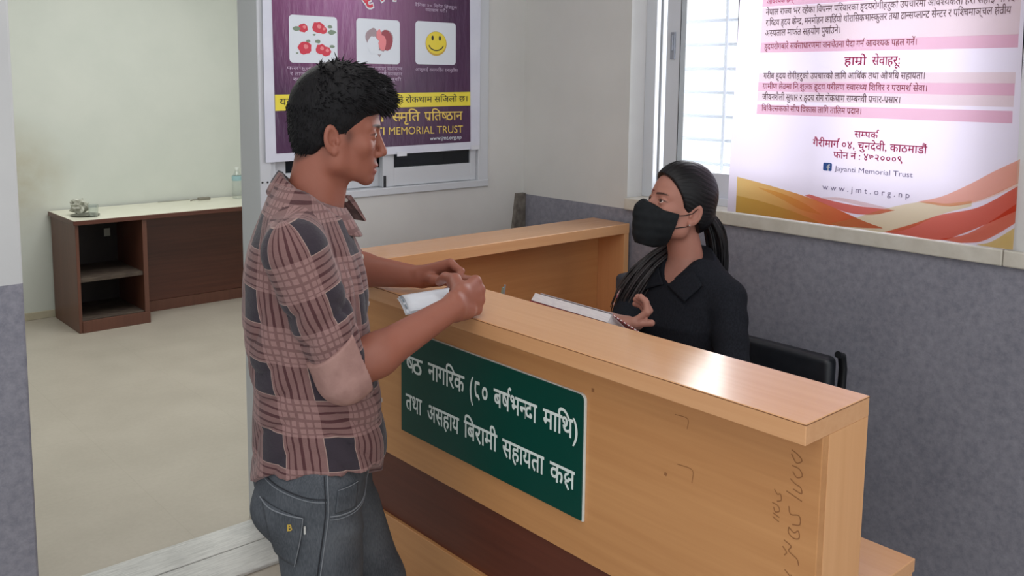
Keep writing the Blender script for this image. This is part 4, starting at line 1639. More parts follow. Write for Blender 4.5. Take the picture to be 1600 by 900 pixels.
def lock(base, dirs, length, rad, curl, nseg=5, sides=5):
    global tv, tf
    p = np.array(base, float)
    d = np.array(dirs, float)
    d /= np.linalg.norm(d)
    b0 = len(tv)
    for i in range(nseg + 1):
        s = i / nseg
        r_ = rad * (1 - s) ** 0.8 + 0.0002
        a = np.cross(d, (0.3, 0.9, 0.2))
        a /= np.linalg.norm(a)
        b = np.cross(d, a)
        for k in range(sides):
            th = 2 * math.pi * k / sides
            tv.append(p + (a * math.cos(th) + b * math.sin(th)) * r_)
        if i < nseg:
            p = p + d * length / nseg
            d = d + np.array(curl) / nseg
            d /= np.linalg.norm(d)
            for k in range(sides):
                tf.append((b0 + i * sides + k, b0 + i * sides + (k + 1) % sides, b0 + (i + 1) * sides + (k + 1) % sides, b0 + (i + 1) * sides + k))


cand = np.where((V[:, 2] > 0.062) & (N[:, 2] > -0.35))[0]
for i in rg.choice(cand, 1500):
    p, n = V[i], N[i]
    fwd = smooth01(p[0:1], -0.05, 0.09)[0]
    d = n * (0.15 - 0.04 * fwd) + np.array((0.75 * fwd + 0.1, 0.25 * (rg.rand() - 0.5) + p[1] * 2.0, -0.05 - 0.55 * (1 - fwd) * (p[0] < -0.05))) + rg.normal(size=3) * 0.16
    ln = rg.uniform(0.014, 0.026) * (0.7 + 0.5 * fwd)
    lock(p - n * 0.003, d, ln, rg.uniform(0.0012, 0.0021), (0.2, 0, -0.45))
cand = np.where((V[:, 0] > 0.075) & (V[:, 2] < 0.105) & (V[:, 2] > 0.062))[0]
for i in rg.choice(cand, 170):
    p, n = V[i], N[i]
    lock(p - n * 0.003, np.array((0.8, p[1] * 4, -0.15)) + rg.normal(size=3) * 0.22, rg.uniform(0.016, 0.026), rg.uniform(0.0014, 0.0022), (0.1, 0, -1.1))
cand = np.where((V[:, 2] > -0.035) & (V[:, 2] < 0.07) & (np.abs(N[:, 2]) < 0.8) & (V[:, 0] < interp(V[:, 2], CUT) - 0.016))[0]
for i in rg.choice(cand, 1300):
    p, n = V[i], N[i]
    lock(p - n * 0.002, n * 0.16 + np.array((-0.35, 0, -0.8)) + rg.normal(size=3) * 0.10, rg.uniform(0.006, 0.011), rg.uniform(0.0008, 0.0013), (0, 0, -0.2), 3, 4)
lock((-0.005, 0.0, 0.156), (-0.25, 0.1, 1.0), 0.030, 0.003, (-0.4, 0, 0))
lock((0.002, 0.006, 0.156), (0.15, 0.1, 1.0), 0.026, 0.003, (0.2, 0, 0))
parts.append((MH.w(np.array(tv)), np.array(tf)))
mesh_obj('hair', parts, M_hair, man)

# ---- shirt
PER = 0.146
M_plaid = mat('plaid_cotton', None, 0.85, 0, 0.2)
t = NT(M_plaid)
uvn = t.add('ShaderNodeUVMap', uv_map='UVMap')
sp = t.add('ShaderNodeSeparateXYZ')
t.link(uvn.outputs[0], sp.inputs[0])
wob = t.math('MULTIPLY', t.math('SUBTRACT', t.noise(t.coord('Object'), 14, 2), 0.5), 0.05)
fu = t.math('FRACT', t.math('ADD', t.math('DIVIDE', sp.outputs[0], PER), wob))
fv = t.math('FRACT', t.math('ADD', t.math('DIVIDE', sp.outputs[1], PER), wob))


def inside(x, a, b):
    return t.math('MULTIPLY', t.math('GREATER_THAN', x, a), t.math('LESS_THAN', x, b))


def lines(x):
    s = None
    for a, b in ((0.52, 0.535), (0.60, 0.63), (0.70, 0.745), (0.82, 0.85), (0.93, 0.955)):
        q = inside(x, a, b)
        s = q if s is None else t.math('ADD', s, q)
    return s


Du, Dv = inside(fu, 0.05, 0.47), inside(fv, 0.02, 0.48)
Lu, Lv = lines(fu), lines(fv)
PINK, PINKD = rgb(153, 119, 116), rgb(130, 98, 96)
NAVY, MAR = rgb(42, 41, 52), rgb(74, 40, 44)
both = t.math('MULTIPLY', Du, Dv)
any_ = t.math('MAXIMUM', Du, Dv)
col = t.mix(any_, PINK, PINKD)
lu = t.math('MULTIPLY', Lu, t.math('ADD', 0.45, t.math('MULTIPLY', Dv, 0.45)))
lv = t.math('MULTIPLY', Lv, t.math('ADD', 0.45, t.math('MULTIPLY', Du, 0.45)))
col = t.mix(t.math('MAXIMUM', lu, lv, True), col, MAR)
dkn = t.noise(t.coord('Object'), 6, 2)
col = t.mix(both, col, t.mix(t.math('MULTIPLY', dkn, 0.35), NAVY, rgb(92, 74, 78)))
# pale outline threads round the dark squares
ed = t.math('MULTIPLY', t.math('ADD', inside(fu, 0.47, 0.482), inside(fu, 0.038, 0.05)), Dv)
ed = t.math('ADD', ed, t.math('MULTIPLY', t.math('ADD', inside(fv, 0.48, 0.492), inside(fv, 0.008, 0.02)), Du), True)
col = t.mix(t.math('MULTIPLY', ed, 0.5), col, rgb(196, 172, 160))
fine = t.noise(t.coord('Object'), 700, 1)
col = t.mix(t.math('MULTIPLY', fine, 0.25), col, (0.02, 0.012, 0.012, 1))
t.link(col, t.b.inputs['Base Color'])
t.b.inputs['Sheen Weight'].default_value = 0.15
t.bump(t.noise(t.coord('Object', (1, 1, 2.2)), 22, 5, 0.6), 0.45, 0.008)

BACK = [(0.72, -0.101), (0.757, -0.100), (0.809, -0.095), (0.854, -0.092), (0.943, -0.091), (1.019, -0.099), (1.104, -0.108), (1.162, -0.110), (1.215, -0.106), (1.26, -0.096), (1.297, -0.083), (1.34, -0.066), (1.378, -0.050), (1.42, -0.03)]
FRNT = [(0.72, 0.170), (0.757, 0.176), (0.809, 0.188), (0.854, 0.186), (0.943, 0.174), (1.019, 0.162), (1.09, 0.153), (1.162, 0.152), (1.215, 0.145), (1.255, 0.135), (1.297, 0.119), (1.333, 0.102), (1.42, 0.09)]
SIDE = [(0.72, 0.172), (0.78, 0.172), (0.90, 0.158), (1.0, 0.158), (1.1, 0.163), (1.2, 0.165), (1.28, 0.150), (1.33, 0.118), (1.365, 0.085), (1.42, 0.07)]


def torso(p, grow=0.0, pw=2.4):
    f, l, z = p[:, 0], p[:, 1], p[:, 2]
    zc = np.clip(z, 0.70, 1.42)
    bk, fr_, sd = interp(zc, BACK) - grow, interp(zc, FRNT) + grow, interp(zc, SIDE) + grow
    c, r = (bk + fr_) / 2, (fr_ - bk) / 2
    k = (np.abs((f - c) / r) ** pw + np.abs(l / sd) ** pw + 1e-12) ** (1 / pw)
    return (k - 1) * np.minimum(r, sd) * 0.9


def cone_d(p, a, b, r1, r2):
    ba = b - a
    q = p - a
    h = np.clip(q @ ba / (ba @ ba), 0, 1)
    return np.linalg.norm(q - h[:, None] * ba, axis=1) - (r1 + (r2 - r1) * h), h


def smin(d, e, k):
    h = np.clip(0.5 + 0.5 * (d - e) / k, 0, 1)
    return d * (1 - h) + e * h - k * h * (1 - h)


END_L = E_L + (W_L - E_L) * 0.24
CUF0 = S_R + (E_R - S_R) * 0.72


def sleeve_r(p):
    d, h = cone_d(p, S_R, E_R, 0.066, 0.0505)
    return d


def sleeve_l(p):
    d, _ = cone_d(p, S_L, E_L, 0.067, 0.056)
    e, _ = cone_d(p, E_L, END_L, 0.054, 0.051)
    return smin(d, e, 0.03)


def folds(p):
    """creases: diagonal drags at the waist and the armpit, rings at the elbow"""
    f, l, z = p[:, 0], p[:, 1], p[:, 2]
    lowz = 1 - smooth01(z, 0.88, 1.02)
    def crease(x):
        return 1 - 2 * np.abs(np.sin(x)) ** 0.7
    wv_ = 1.6 * np.sin(f * 19 + l * 13) + 1.2 * np.sin(z * 17 - l * 21)
    lowz = 1 - smooth01(z, 0.90, 1.06)
    d = 0.0042 * crease(z * 46 + f * 17 + wv_) * lowz * smooth01(f, -0.02, 0.14)
    d += 0.0032 * crease(z * 33 - f * 26 + l * 10 + wv_) * (1 - smooth01(z, 1.08, 1.24)) * (1 - smooth01(f, -0.05, 0.06))
    d += 0.0026 * crease(z * 25 + l * 40 + wv_) * smooth01(z, 1.02, 1.12) * (1 - smooth01(z, 1.2, 1.3)) * smooth01(f, 0.02, 0.1)
    d += 0.003 * waves(p, 21, (38, 62))
    return d


def shirt_fn(p):
    d = torso(p)
    z = p[:, 2]
    # hem: cut, dipping at the back
    hem = 0.757 + 0.058 * smooth01(np.abs(p[:, 1]), 0.02, 0.15) + 0.004 * np.sin(p[:, 0] * 40)
    d = np.maximum(d, (hem - z) * 0.9)
    d = np.maximum(d, (z - 1.360 - (0.04 - p[:, 0]) * 0.55) * 0.85)
    for S in (S_R, S_L):
        c, _ = cone_d(p, np.array((0.0, 0.075 * np.sign(S[1]), 1.332)), S + np.array((0, 0, 0.004)), 0.052, 0.056)
        d = smin(d, c, 0.035)
    dr, hr = cone_d(p, S_R, E_R, 0.066, 0.0505)
    dr = dr + 0.0040 * (1 - 2 * np.abs(np.sin(hr * 11 + p[:, 0] * 26 + 1.4 * np.sin(p[:, 1] * 40))) ** 0.7) * smooth01(hr, 0.15, 0.45) * (1 - smooth01(hr, 0.66, 0.78))
    d = smin(d, dr, 0.012)
    dl = sleeve_l(p)
    ax = (W_L - E_L) / np.linalg.norm(W_L - E_L)
    dl = np.maximum(dl, ((p - END_L) @ ax))
    dl = dl + 0.004 * np.sin((p @ ax) * 120)
    d = smin(d, dl, 0.012)
    return d + folds(p)


V, F = surf(shirt_fn, (-0.17, -0.275, 0.715), (0.26, 0.52, 1.46), 0.0048)
# map: cloth coordinates per face corner
fc = V[F].mean(1)
tors = torso(fc)
dr, _ = cone_d(fc, S_R, E_R, 0.066, 0.0505)
dl = sleeve_l(fc)
lab = np.where((dr < tors - 0.004) & (dr <= dl), 1, np.where((dl < tors - 0.004), 2, 0))
P = V[F.reshape(-1)]
lb = np.repeat(lab, 4)
U_ = np.zeros((len(P), 2))
cz = (interp(P[:, 2], BACK) + interp(P[:, 2], FRNT)) / 2
ang = np.arctan2(-P[:, 1] * 0.95, P[:, 0] - cz)      # 0 front, +pi/2 right side, back at +-pi
ang = np.where(ang < -math.pi / 2, ang + 2 * math.pi, ang)
U_[:, 0] = -ang * 0.158 + 0.0
U_[:, 1] = P[:, 2] - 0.86 + 0.25 * PER + 0.10 * (P[:, 0] - 0.03)
U_[:, 0] += 0.10 * (P[:, 2] - 1.0) + 0.26
for k, (S, E_) in ((1, (S_R, E_R)), (2, (S_L, E_L))):
    ax = (E_ - S) / np.linalg.norm(E_ - S)
    ref = np.array((1.0, 0, 0.0))
    ref = ref - ax * (ref @ ax)
    ref /= np.linalg.norm(ref)
    oth = np.cross(ax, ref)
    q = P - S
    m_ = lb == k
    a = np.arctan2(q @ oth, q @ ref)
    U_[m_, 0] = (a * 0.064 + 0.145)[m_]
    U_[m_, 1] = (-(q @ ax) + 0.155)[m_]
shirt_w, shirt_f = MF.w(V), F
mesh_obj('shirt', [(shirt_w, F)], M_plaid, man, uv=U_)

# rolled cuff on the right arm: plain pinkish back of the cloth
M_pinkcloth = noisy('plain_pink_cloth', rgb(150, 116, 110), rgb(166, 131, 124), 30, 0.85, bump=0.25, spec=0.2)
OPEN_R = E_R + (W_R - E_R) * 0.10
axf = (W_R - E_R) / np.linalg.norm(W_R - E_R)
axu = (E_R - S_R) / np.linalg.norm(E_R - S_R)


def cuff_fn(p):
    d, _ = cone_d(p, CUF0, E_R, 0.0625, 0.0570)
    e, _ = cone_d(p, E_R, OPEN_R + axf * 0.03, 0.0545, 0.0515)
    d = smin(d, e, 0.02)
    d = np.maximum(d, (p - OPEN_R) @ axf)
    d = np.maximum(d, -((p - CUF0) @ (axu * 0.93 + axf * 0.36)))
    d = d + 0.0022 * waves(p, 9, (55, 80))
    return d


V, F = surf(cuff_fn, *box_of([CUF0, E_R, OPEN_R], 0.08), 0.004)
mesh_obj('rolled_cuff', [(MF.w(V), F)], M_pinkcloth, man)

# collar: a folded band round the neck
n = 60
rings = []
for row, (gr_, dz) in enumerate(((0.0, 0.0), (0.010, 0.004), (0.024, -0.016), (0.036, -0.040), (0.034, -0.043), (0.016, -0.020))):
    rr_ = []
    for i in range(n + 1):
        s = -1 + 2 * i / n
        th = s * R(158)
        k = abs(s)
        spread = gr_ + (0.010 * smooth01(np.array([k]), 0.6, 1.0)[0] if row in (3, 4) else 0)
        drop = (0.014 * smooth01(np.array([k]), 0.55, 1.0)[0] if row in (3, 4) else 0)
        f_ = 0.041 - (0.062 + spread) * math.cos(th)
        l_ = (0.0585 + spread) * math.sin(th)
        z_ = 1.4235 - 0.083 * smooth01(np.array([k]), -0.15, 1.0)[0] + dz - drop
        if s > 0:                                   # the far collar point stands up and stands off
            e_ = smooth01(np.array([k]), 0.6, 1.0)[0]
            z_ += 0.020 * e_
            f_ += 0.014 * e_
        rr_.append((f_, l_, z_))
    rings.append(rr_)
cv_ = np.array([p for r_ in rings for p in r_])
cf_ = []
m_ = n + 1
for a in range(len(rings)):
    b = (a + 1) % len(rings)
    for i in range(n):
        cf_.append((a * m_ + i, a * m_ + i + 1, b * m_ + i + 1, b * m_ + i))
for i in (0, n):
    cf_.append((0 * m_ + i, 1 * m_ + i, 2 * m_ + i, 3 * m_ + i))
    cf_.append((0 * m_ + i, 3 * m_ + i, 4 * m_ + i, 5 * m_ + i))
cf_ = np.array(cf_)
Pc = cv_[cf_.reshape(-1)]
uvc = np.stack([np.arctan2(Pc[:, 1], 0.041 - Pc[:, 0]) * 0.085 + 0.02, (Pc[:, 2] * 0.6 + 0.04)], 1)
mesh_obj('collar', [(MF.w(cv_), cf_)], M_plaid, man, uv=uvc)

# buttons down the front edge
M_button = mat('pearly_button', rgb(190, 180, 172), 0.3)
sbv = BVHTree.FromPolygons([Vector(q) for q in shirt_w], [tuple(q) for q in shirt_f])
for z_ in (1.235, 1.13, 1.02, 0.91, 0.815):
    o_ = Vector(MF.w((0.4, -0.012, z_)))
    hit = sbv.ray_cast(o_, Vector(-MF.M[0]))
    if hit[0] is not None:
        nn = hit[1] if hit[1].dot(Vector(MF.M[0])) > 0 else -hit[1]
        MB().tube([hit[0] - nn * 0.001, hit[0] + nn * 0.001, hit[0] + nn * 0.0025], [0.0052, 0.0055, 0.0042], 12).build('button', M_button, man, True)
a = Vector(MF.w(np.array(rings[0][n - 2]) + np.array((0.004, -0.002, -0.006))))
nn = Vector(MF.M[0] * 0.25 - MF.M[1] * 0.95).normalized()
MB().tube([a, a + nn * 0.002, a + nn * 0.0035], [0.0052, 0.0055, 0.0042], 12).build('button', M_button, man, True)

# ---- jeans
M_denim = mat('dark_grey_denim', None, 0.85, 0, 0.25)
t = NT(M_denim)
v = t.coord('Object')
n1 = t.noise(v, 7, 3)
n2 = t.noise(t.coord('Object', (500, 500, 90)), 1.0, 2)
k = t.math('ADD', t.math('MULTIPLY', n1, 0.6), t.math('MULTIPLY', n2, 0.4))
t.link(t.ramp(k, [(0.36, rgb(60, 64, 70)), (0.64, rgb(92, 96, 102))]), t.b.inputs['Base Color'])
t.bump(n2, 0.2, 0.001)
HR, KR, AR = (0.035, -0.086, 0.76), (0.055, -0.095, 0.42), (0.005, -0.10, 0.09)
HL, KL, AL = (0.045, 0.086, 0.76), (0.170, 0.100, 0.42), (0.150, 0.11, 0.09)
jf = Field()
jf.ell((0.036, 0, 0.80), (0.124, 0.152, 0.13), 0.03)
jf.ell((-0.012, -0.075, 0.715), (0.088, 0.082, 0.075), 0.04)
jf.ell((-0.012, 0.075, 0.715), (0.088, 0.082, 0.075), 0.04)
jf.cone(HR, KR, 0.100, 0.074, 0.03)
jf.cone(HL, KL, 0.100, 0.074, 0.03)
jf.cone(KR, AR, 0.074, 0.055, 0.02)
jf.cone(KL, AL, 0.074, 0.055, 0.02)


def jeans_fn(p):
    d = jf(p)
    d = np.maximum(d, p[:, 2] - 0.86)
    d = np.maximum(d, 0.062 - p[:, 2])
    z = p[:, 2]
    d = d + 0.0025 * waves(p, 31, (40, 70)) + 0.003 * np.sin(z * 90 + p[:, 0] * 60) * np.exp(-((z - 0.69) / 0.05) ** 2) * smooth01(p[:, 0], 0.03, 0.12)
    return d


V, F = surf(jeans_fn, (-0.15, -0.21, 0.05), (0.29, 0.23, 0.885), 0.0065)
jw_ = MF.w(V)
jo = mesh_obj('jeans', [(jw_, F)], M_denim, man)
bv = BVHTree.FromPolygons([Vector(q) for q in jw_], [tuple(q) for q in F])


def on_side(f_, z_, lift=0.0012):
    """point on the right side of the jeans at forward f_, height z_"""
    o_ = Vector(MF.w((f_, -0.4, z_)))
    hit = bv.ray_cast(o_, Vector(MF.w((f_, 0.4, z_)) - MF.w((f_, -0.4, z_))).normalized())
    if hit[0] is None:
        return None, None
    nn = hit[1] if hit[1].dot(Vector(MF.M[1])) < 0 else -hit[1]
    return hit[0] + nn * lift, nn


M_stitch = mat('grey_stitching', rgb(118, 122, 128), 0.8)
M_dkst = mat('dark_seam_thread', rgb(36, 38, 44), 0.9)  # dark thread along the side and waistband seams


def seam(pts, rad, m, name, lift=0.0008):
    q = [on_side(a, b, lift)[0] for a, b in spline(pts, 8)]
    q = [p for p in q if p is not None]
    MB().tube(q, rad, 6).build(name, m, man, True)


def patch(pts, lift, thick, m, name):
    """a piece of cloth sewn on: outline (f, z) projected on the jeans"""
    n_ = 14
    a, b = pts[0], pts[1]
    vs, fs = [], []
    for i in range(n_ + 1):
        for j in range(n_ + 1):
            s, r_ = i / n_, j / n_
            top = (pts[0][0] * (1 - s) + pts[1][0] * s, pts[0][1] * (1 - s) + pts[1][1] * s)
            bot = (pts[3][0] * (1 - s) + pts[2][0] * s, pts[3][1] * (1 - s) + pts[2][1] * s)
            f_, z_ = top[0] * (1 - r_) + bot[0] * r_, top[1] * (1 - r_) + bot[1] * r_
            q, nn = on_side(f_, z_, lift)
            if q is None:
                q, nn = on_side(f_ + 0.012, z_, lift)
            vs.append(q)
    for i in range(n_):
        for j in range(n_):
            k_ = i * (n_ + 1) + j
            fs.append((k_, k_ + 1, k_ + n_ + 2, k_ + n_ + 1))
    o_ = MB().raw(vs, fs).build(name, m, man, True)
    sd = o_.modifiers.new('thick', 'SOLIDIFY')
    sd.thickness = thick
    sd.offset = 0
    return o_


patch([(-0.072, 0.760), (0.008, 0.737), (-0.009, 0.628), (-0.048, 0.638)], 0.003, 0.004, M_denim, 'back_pocket')
seam([(-0.074, 0.761), (-0.055, 0.749), (-0.02, 0.742), (0.008, 0.738)], 0.0014, M_stitch, 'pocket_stitching', 0.0055)
seam([(0.008, 0.737), (0.002, 0.69), (-0.009, 0.628)], 0.0011, M_stitch, 'pocket_stitching', 0.0052)
seam([(0.056, 0.815), (0.057, 0.76), (0.055, 0.722), (0.044, 0.64), (0.036, 0.58), (0.03, 0.50)], 0.0013, M_stitch, 'side_seam')
seam([(0.050, 0.815), (0.051, 0.76), (0.049, 0.722), (0.038, 0.64), (0.030, 0.58), (0.024, 0.50)], 0.0015, M_dkst, 'side_seam')
seam([(-0.085, 0.803), (-0.03, 0.790), (0.02, 0.777), (0.054, 0.772)], 0.0014, M_dkst, 'waistband_seam')
seam([(-0.085, 0.797), (-0.03, 0.784), (0.02, 0.771), (0.054, 0.766)], 0.0010, M_stitch, 'yoke_stitching')
seam([(0.060, 0.734), (0.085, 0.730), (0.112, 0.730), (0.139, 0.741), (0.147, 0.772), (0.138, 0.803)], 0.0016, M_stitch, 'front_pocket_edge')
seam([(0.060, 0.727), (0.085, 0.723), (0.114, 0.723), (0.145, 0.735)], 0.0010, M_stitch, 'front_pocket_edge')
patch([(0.076, 0.785), (0.118, 0.785), (0.113, 0.736), (0.070, 0.739)], 0.0016, 0.002, M_denim, 'coin_pocket')
seam([(0.076, 0.785), (0.118, 0.785)], 0.0010, M_stitch, 'coin_pocket_stitching', 0.003)
q, nn = on_side(-0.017, 0.718, 0.0062)
right_ = Vector(MF.M[0])
upv = Vector((0, 0, 1))
nn = Vector(-MF.M[1])
em = Ink(q, right_, upv, nn)
M_gold = mat('gold_metal_letter', rgb(206, 176, 84), 0.3, 0.6)
g = latin('B', 0.03)
em.flat([(a * 0.019 - 0.006, b * 0.019 - 0.008) for a, b in g[0]], g[1], M_gold, 0.0)
em.build('pocket_emblem', man)
lab_ = MB()
q, _ = on_side(0.011, 0.712, 0.005)
lab_.tube([q + Vector((0, 0, -0.008)), q + Vector((0, 0, 0.008))], 0.0022, 6).build('pocket_tag', mat('white_tag', rgb(190, 190, 186), 0.7), man)
# far-side belt loop and fly edge showing past the front pocket
# ---- shoes
M_shoe = mat('black_shoe_leather', rgb(28, 27, 28), 0.45)
M_sole = mat('grey_rubber_sole', rgb(84, 82, 80), 0.7)
for A in (AR, AL):
    sf = Field()
    sf.cone((A[0] - 0.02, A[1], 0.065), (A[0] - 0.02, A[1], 0.10), 0.045, 0.05, 0.02)
    sf.ell((A[0] + 0.015, A[1], 0.055), (0.10, 0.042, 0.045), 0.02)
    sf.ell((A[0] + 0.10, A[1] - 0.003, 0.045), (0.07, 0.046, 0.034), 0.03)

    def shoe_fn(p, sf=sf):
        return np.maximum(np.maximum(sf(p), 0.018 - p[:, 2]), p[:, 2] - 0.105)
    V, F = surf(shoe_fn, (A[0] - 0.12, A[1] - 0.08, 0.0), (A[0] + 0.2, A[1] + 0.08, 0.13), 0.006)
    so_ = mesh_obj('shoe', [(MF.w(V), F)], M_shoe, man)
    ol = [(A[0] + 0.035 + 0.135 * math.cos(a) * (1.0 if math.cos(a) > 0 else 0.85), A[1] + (0.048 if math.cos(a) > 0 else 0.04) * math.sin(a)) for a in [2 * math.pi * i / 28 for i in range(28)]]
    MB().prism([(a, b) for a, b in ol], MF.w((0, 0, 0.0)), MF.M[0], MF.M[1], (0, 0, 1), 0.022).build('shoe_sole', M_sole, so_)

# ---- the folded paper in his hand
M_doc = noisy('white_document', rgb(214, 220, 228), rgb(222, 227, 234), 20, 0.6)
fp = empty('folded_paper', (1.24, 1.68, 1.10))
tag(fp, 'white folded paper held in the right hand of the standing man', 'paper')
A_, B_, C_, D_ = Vector((1.208, 1.746, 1.104)), Vector((1.158, 1.640, 1.094)), Vector((1.268, 1.605, 1.104)), Vector((1.345, 1.716, 1.110))
nrm_ = (D_ - A_).cross(B_ - A_).normalized()
nrm_ = nrm_ if nrm_.z > 0 else -nrm_


def leaf(k, off, bow, shift=0.0):
    vs, fs = [], []
    for i in range(9):
        for j in range(7):
            s, r_ = i / 8, j / 6
            p = (A_ * (1 - s) + D_ * s) * (1 - r_) + (B_ * (1 - s) + C_ * s) * r_
            p = p + nrm_ * (off + bow * math.sin(math.pi * r_) * (1 - 0.5 * s)) + (A_ - D_).normalized() * shift
            vs.append(p)
    for i in range(8):
        for j in range(6):
            a = i * 7 + j
            fs.append((a, a + 1, a + 8, a + 7))
    o_ = MB().raw(vs, fs).build('paper_leaf', M_doc, fp, True)
    sd = o_.modifiers.new('thick', 'SOLIDIFY')
    sd.thickness = 0.0009
    return o_


leaf(0, 0.006, 0.008)
leaf(1, 0.003, 0.006, 0.007)
leaf(2, 0.000, 0.004, 0.010)
M_gprint = mat('grey_print', rgb(120, 132, 142), 0.6)
pr = Ink(A_ + nrm_ * 0.0042, (B_ - A_).normalized(), (D_ - A_).normalized(), nrm_)
for a, b in ((0.012, 0.030), (0.040, 0.062), (0.075, 0.10)):
    sp_ = 0.0056 * math.sin(math.pi * (a + b) / 2 / 0.117)
    pr.flat([(a, -0.006), (b, -0.006), (b, -0.0015), (a, -0.0015)], [(0, 1, 2, 3)], M_gprint, sp_ + 0.0006)
pr.build('printed_edge', fp)
# ---------------------------------------------------------------- the woman behind the counter
WQ = (2.118, 1.597)
WF = Frame(WQ, 276)
WH = Frame((2.077, 1.612), 292, 1.246, pitch=-16, scale=(0.97, 0.96, 1.03))
M_skin_w = skin_mat('light_brown_skin')
SKW = (0.45, 0.205, 0.150)
LIPW = (0.30, 0.10, 0.09)
wom = empty('person', (WQ[0], WQ[1], 0.0))
tag(wom, 'woman in a black mask and black collared shirt seated behind the counter', 'person')
whf = head_field(Field(), False)


def w_head(p):
    return whf(WH.loc(WF.w(p)))


def wv(*p):
    return WF.loc(np.array(p, float))


def wd(*p):
    return WF.M @ np.array(p, float)


HC = wv(2.077, 1.612, 1.246)
NS_R, NE_R, NW_R = np.array((0.0, -0.148, 1.022)), wv(1.90, 1.71, 0.86), wv(1.722, 1.555, 1.000)
NS_L, NE_L, NW_L = np.array((0.0, 0.143, 1.020)), wv(2.02, 1.36, 0.775), wv(1.80, 1.44, 0.757)
wb = Field()
wb.cone(HC + np.array((-0.012, 0, -0.05)), (0.0, -0.005, 1.07), 0.046, 0.052, 0.02)
wb.ell((0.005, 0, 0.94), (0.085, 0.125, 0.15), 0.05)
wb.ell((0.0, 0, 0.70), (0.08, 0.115, 0.17), 0.06)
wb.ell((0.022, 0.0, 1.03), (0.058, 0.09, 0.050), 0.05)
for a, b, c in ((NS_R, NE_R, NW_R), (NS_L, NE_L, NW_L)):
    wb.cone((0.0, 0.06 * np.sign(a[1]), 1.052), a, 0.034, 0.038, 0.03)
    wb.cone(a, b, 0.040, 0.034, 0.02)
    wb.cone(b, c, 0.033, 0.0235, 0.02)
hand(wb, NW_R, wd(0.30, -0.93, 0.08), wd(0.30, 0.05, 0.95), ((38, 62, 38), (52, 66, 40), (58, 66, 40), (60, 66, 40)), 1.0,
     [NW_R + wd(-0.012, -0.018, 0.0), NW_R + wd(-0.018, -0.055, 0.004), NW_R + wd(0.002, -0.092, 0.012), NW_R + wd(0.026, -0.125, 0.016)], side=-1)
hand(wb, NW_L, wd(-0.96, 0.22, -0.06), wd(0, 0, -1), ((14, 18, 10), (14, 18, 10), (16, 20, 10), (18, 22, 10)), 0.9,
     [NW_L + wd(-0.02, 0.018, -0.004), NW_L + wd(-0.05, 0.045, -0.010), NW_L + wd(-0.08, 0.055, -0.012), NW_L + wd(-0.102, 0.055, -0.014)], side=1)


def w_body(p):
    return smin(wb(p), w_head(p), 0.02)


pt, cl = [], []
for lo, hi, h in ((HC + np.array((-0.13, -0.13, -0.245)), HC + np.array((0.16, 0.13, 0.16)), 0.0023), (*box_of([NW_R, wv(1.72, 1.40, 0.98), wv(1.80, 1.40, 1.05), wv(1.78, 1.58, 0.95)], 0.03), 0.0022),
                  (*box_of([NW_L, wv(1.64, 1.47, 0.74), wv(1.70, 1.52, 0.74)], 0.045), 0.0026),
                  ((-0.14, -0.27, 0.52), (0.45, 0.30, 1.09), 0.0075)):
    V, F = surf(w_body, lo, hi, h)
    hp_ = WH.loc(WF.w(V))
    c = head_tint(hp_, SKW, LIPW, False)
    far = smooth01(hp_[:, 2], -0.13, -0.10)
    c = c * far[:, None] + np.array(SKW) * (1 - far[:, None])
    # nails / fingertips a little redder is left to the light
    cl.append(c)
    pt.append((WF.w(V), F))
mesh_obj('body', pt, M_skin_w, wom, cols=np.concatenate(cl))
for s in (1, -1):
    eye_obj('eye', WH, s, wom, (0.95, 0.12, 0.22))
bp_ = WH.w((0.1035, 0.0, 0.040))
MB().tube([bp_ - WH.M[0] * 0.004, bp_ + WH.M[0] * 0.0004], [0.0019, 0.0016], 10).build('bindi', mat('dark_red_bindi', rgb(96, 28, 36), 0.5), wom, True)
ep = WH.w((0.002, 0.0795, -0.026))
MB().tube([ep - WH.M[1] * 0.002, ep + WH.M[1] * 0.0015], [0.0026, 0.0020], 10).build('ear_stud', mat('silver_stud', rgb(210, 200, 190), 0.2, 0.7), wom, True)

# ---- face mask
M_mask = noisy('black_mask_cloth', rgb(20, 23, 26), rgb(27, 30, 33), 60, 0.8, bump=0.15, spec=0.25)
mf = Field()
mf.ell((0.036, 0, -0.014), (0.066, 0.064, 0.075), 0.02)
mf.ell((0.060, 0, -0.045), (0.062, 0.054, 0.062), 0.02)
mf.cone((0.098, 0, 0.006), (0.112, 0, -0.022), 0.016, 0.020, 0.02)
mf.cone((0.112, 0, -0.022), (0.092, 0, -0.085), 0.020, 0.026, 0.03)


def mask_fn(p):
    d = mf(p) - 0.0045
    z, x, ay = p[:, 2], p[:, 0], np.abs(p[:, 1])
    d = d + 0.0007 * np.sin(z * 230 + 1.0 + x * 45) * smooth01(x, 0.03, 0.06) * smooth01(-z, 0.0, 0.015)
    top = (z - (0.011 - 0.016 * np.clip(ay / 0.05, 0, 1) + 0.006 * (ay < 0))) * 0.95
    d = np.maximum(d, top)
    d = np.maximum(d, -(z + 0.112))
    d = np.maximum(d, 0.036 - x - 0.25 * np.clip(-z - 0.06, 0, 1))
    d = np.maximum(d, -(mf(p) + 0.004))
    return d


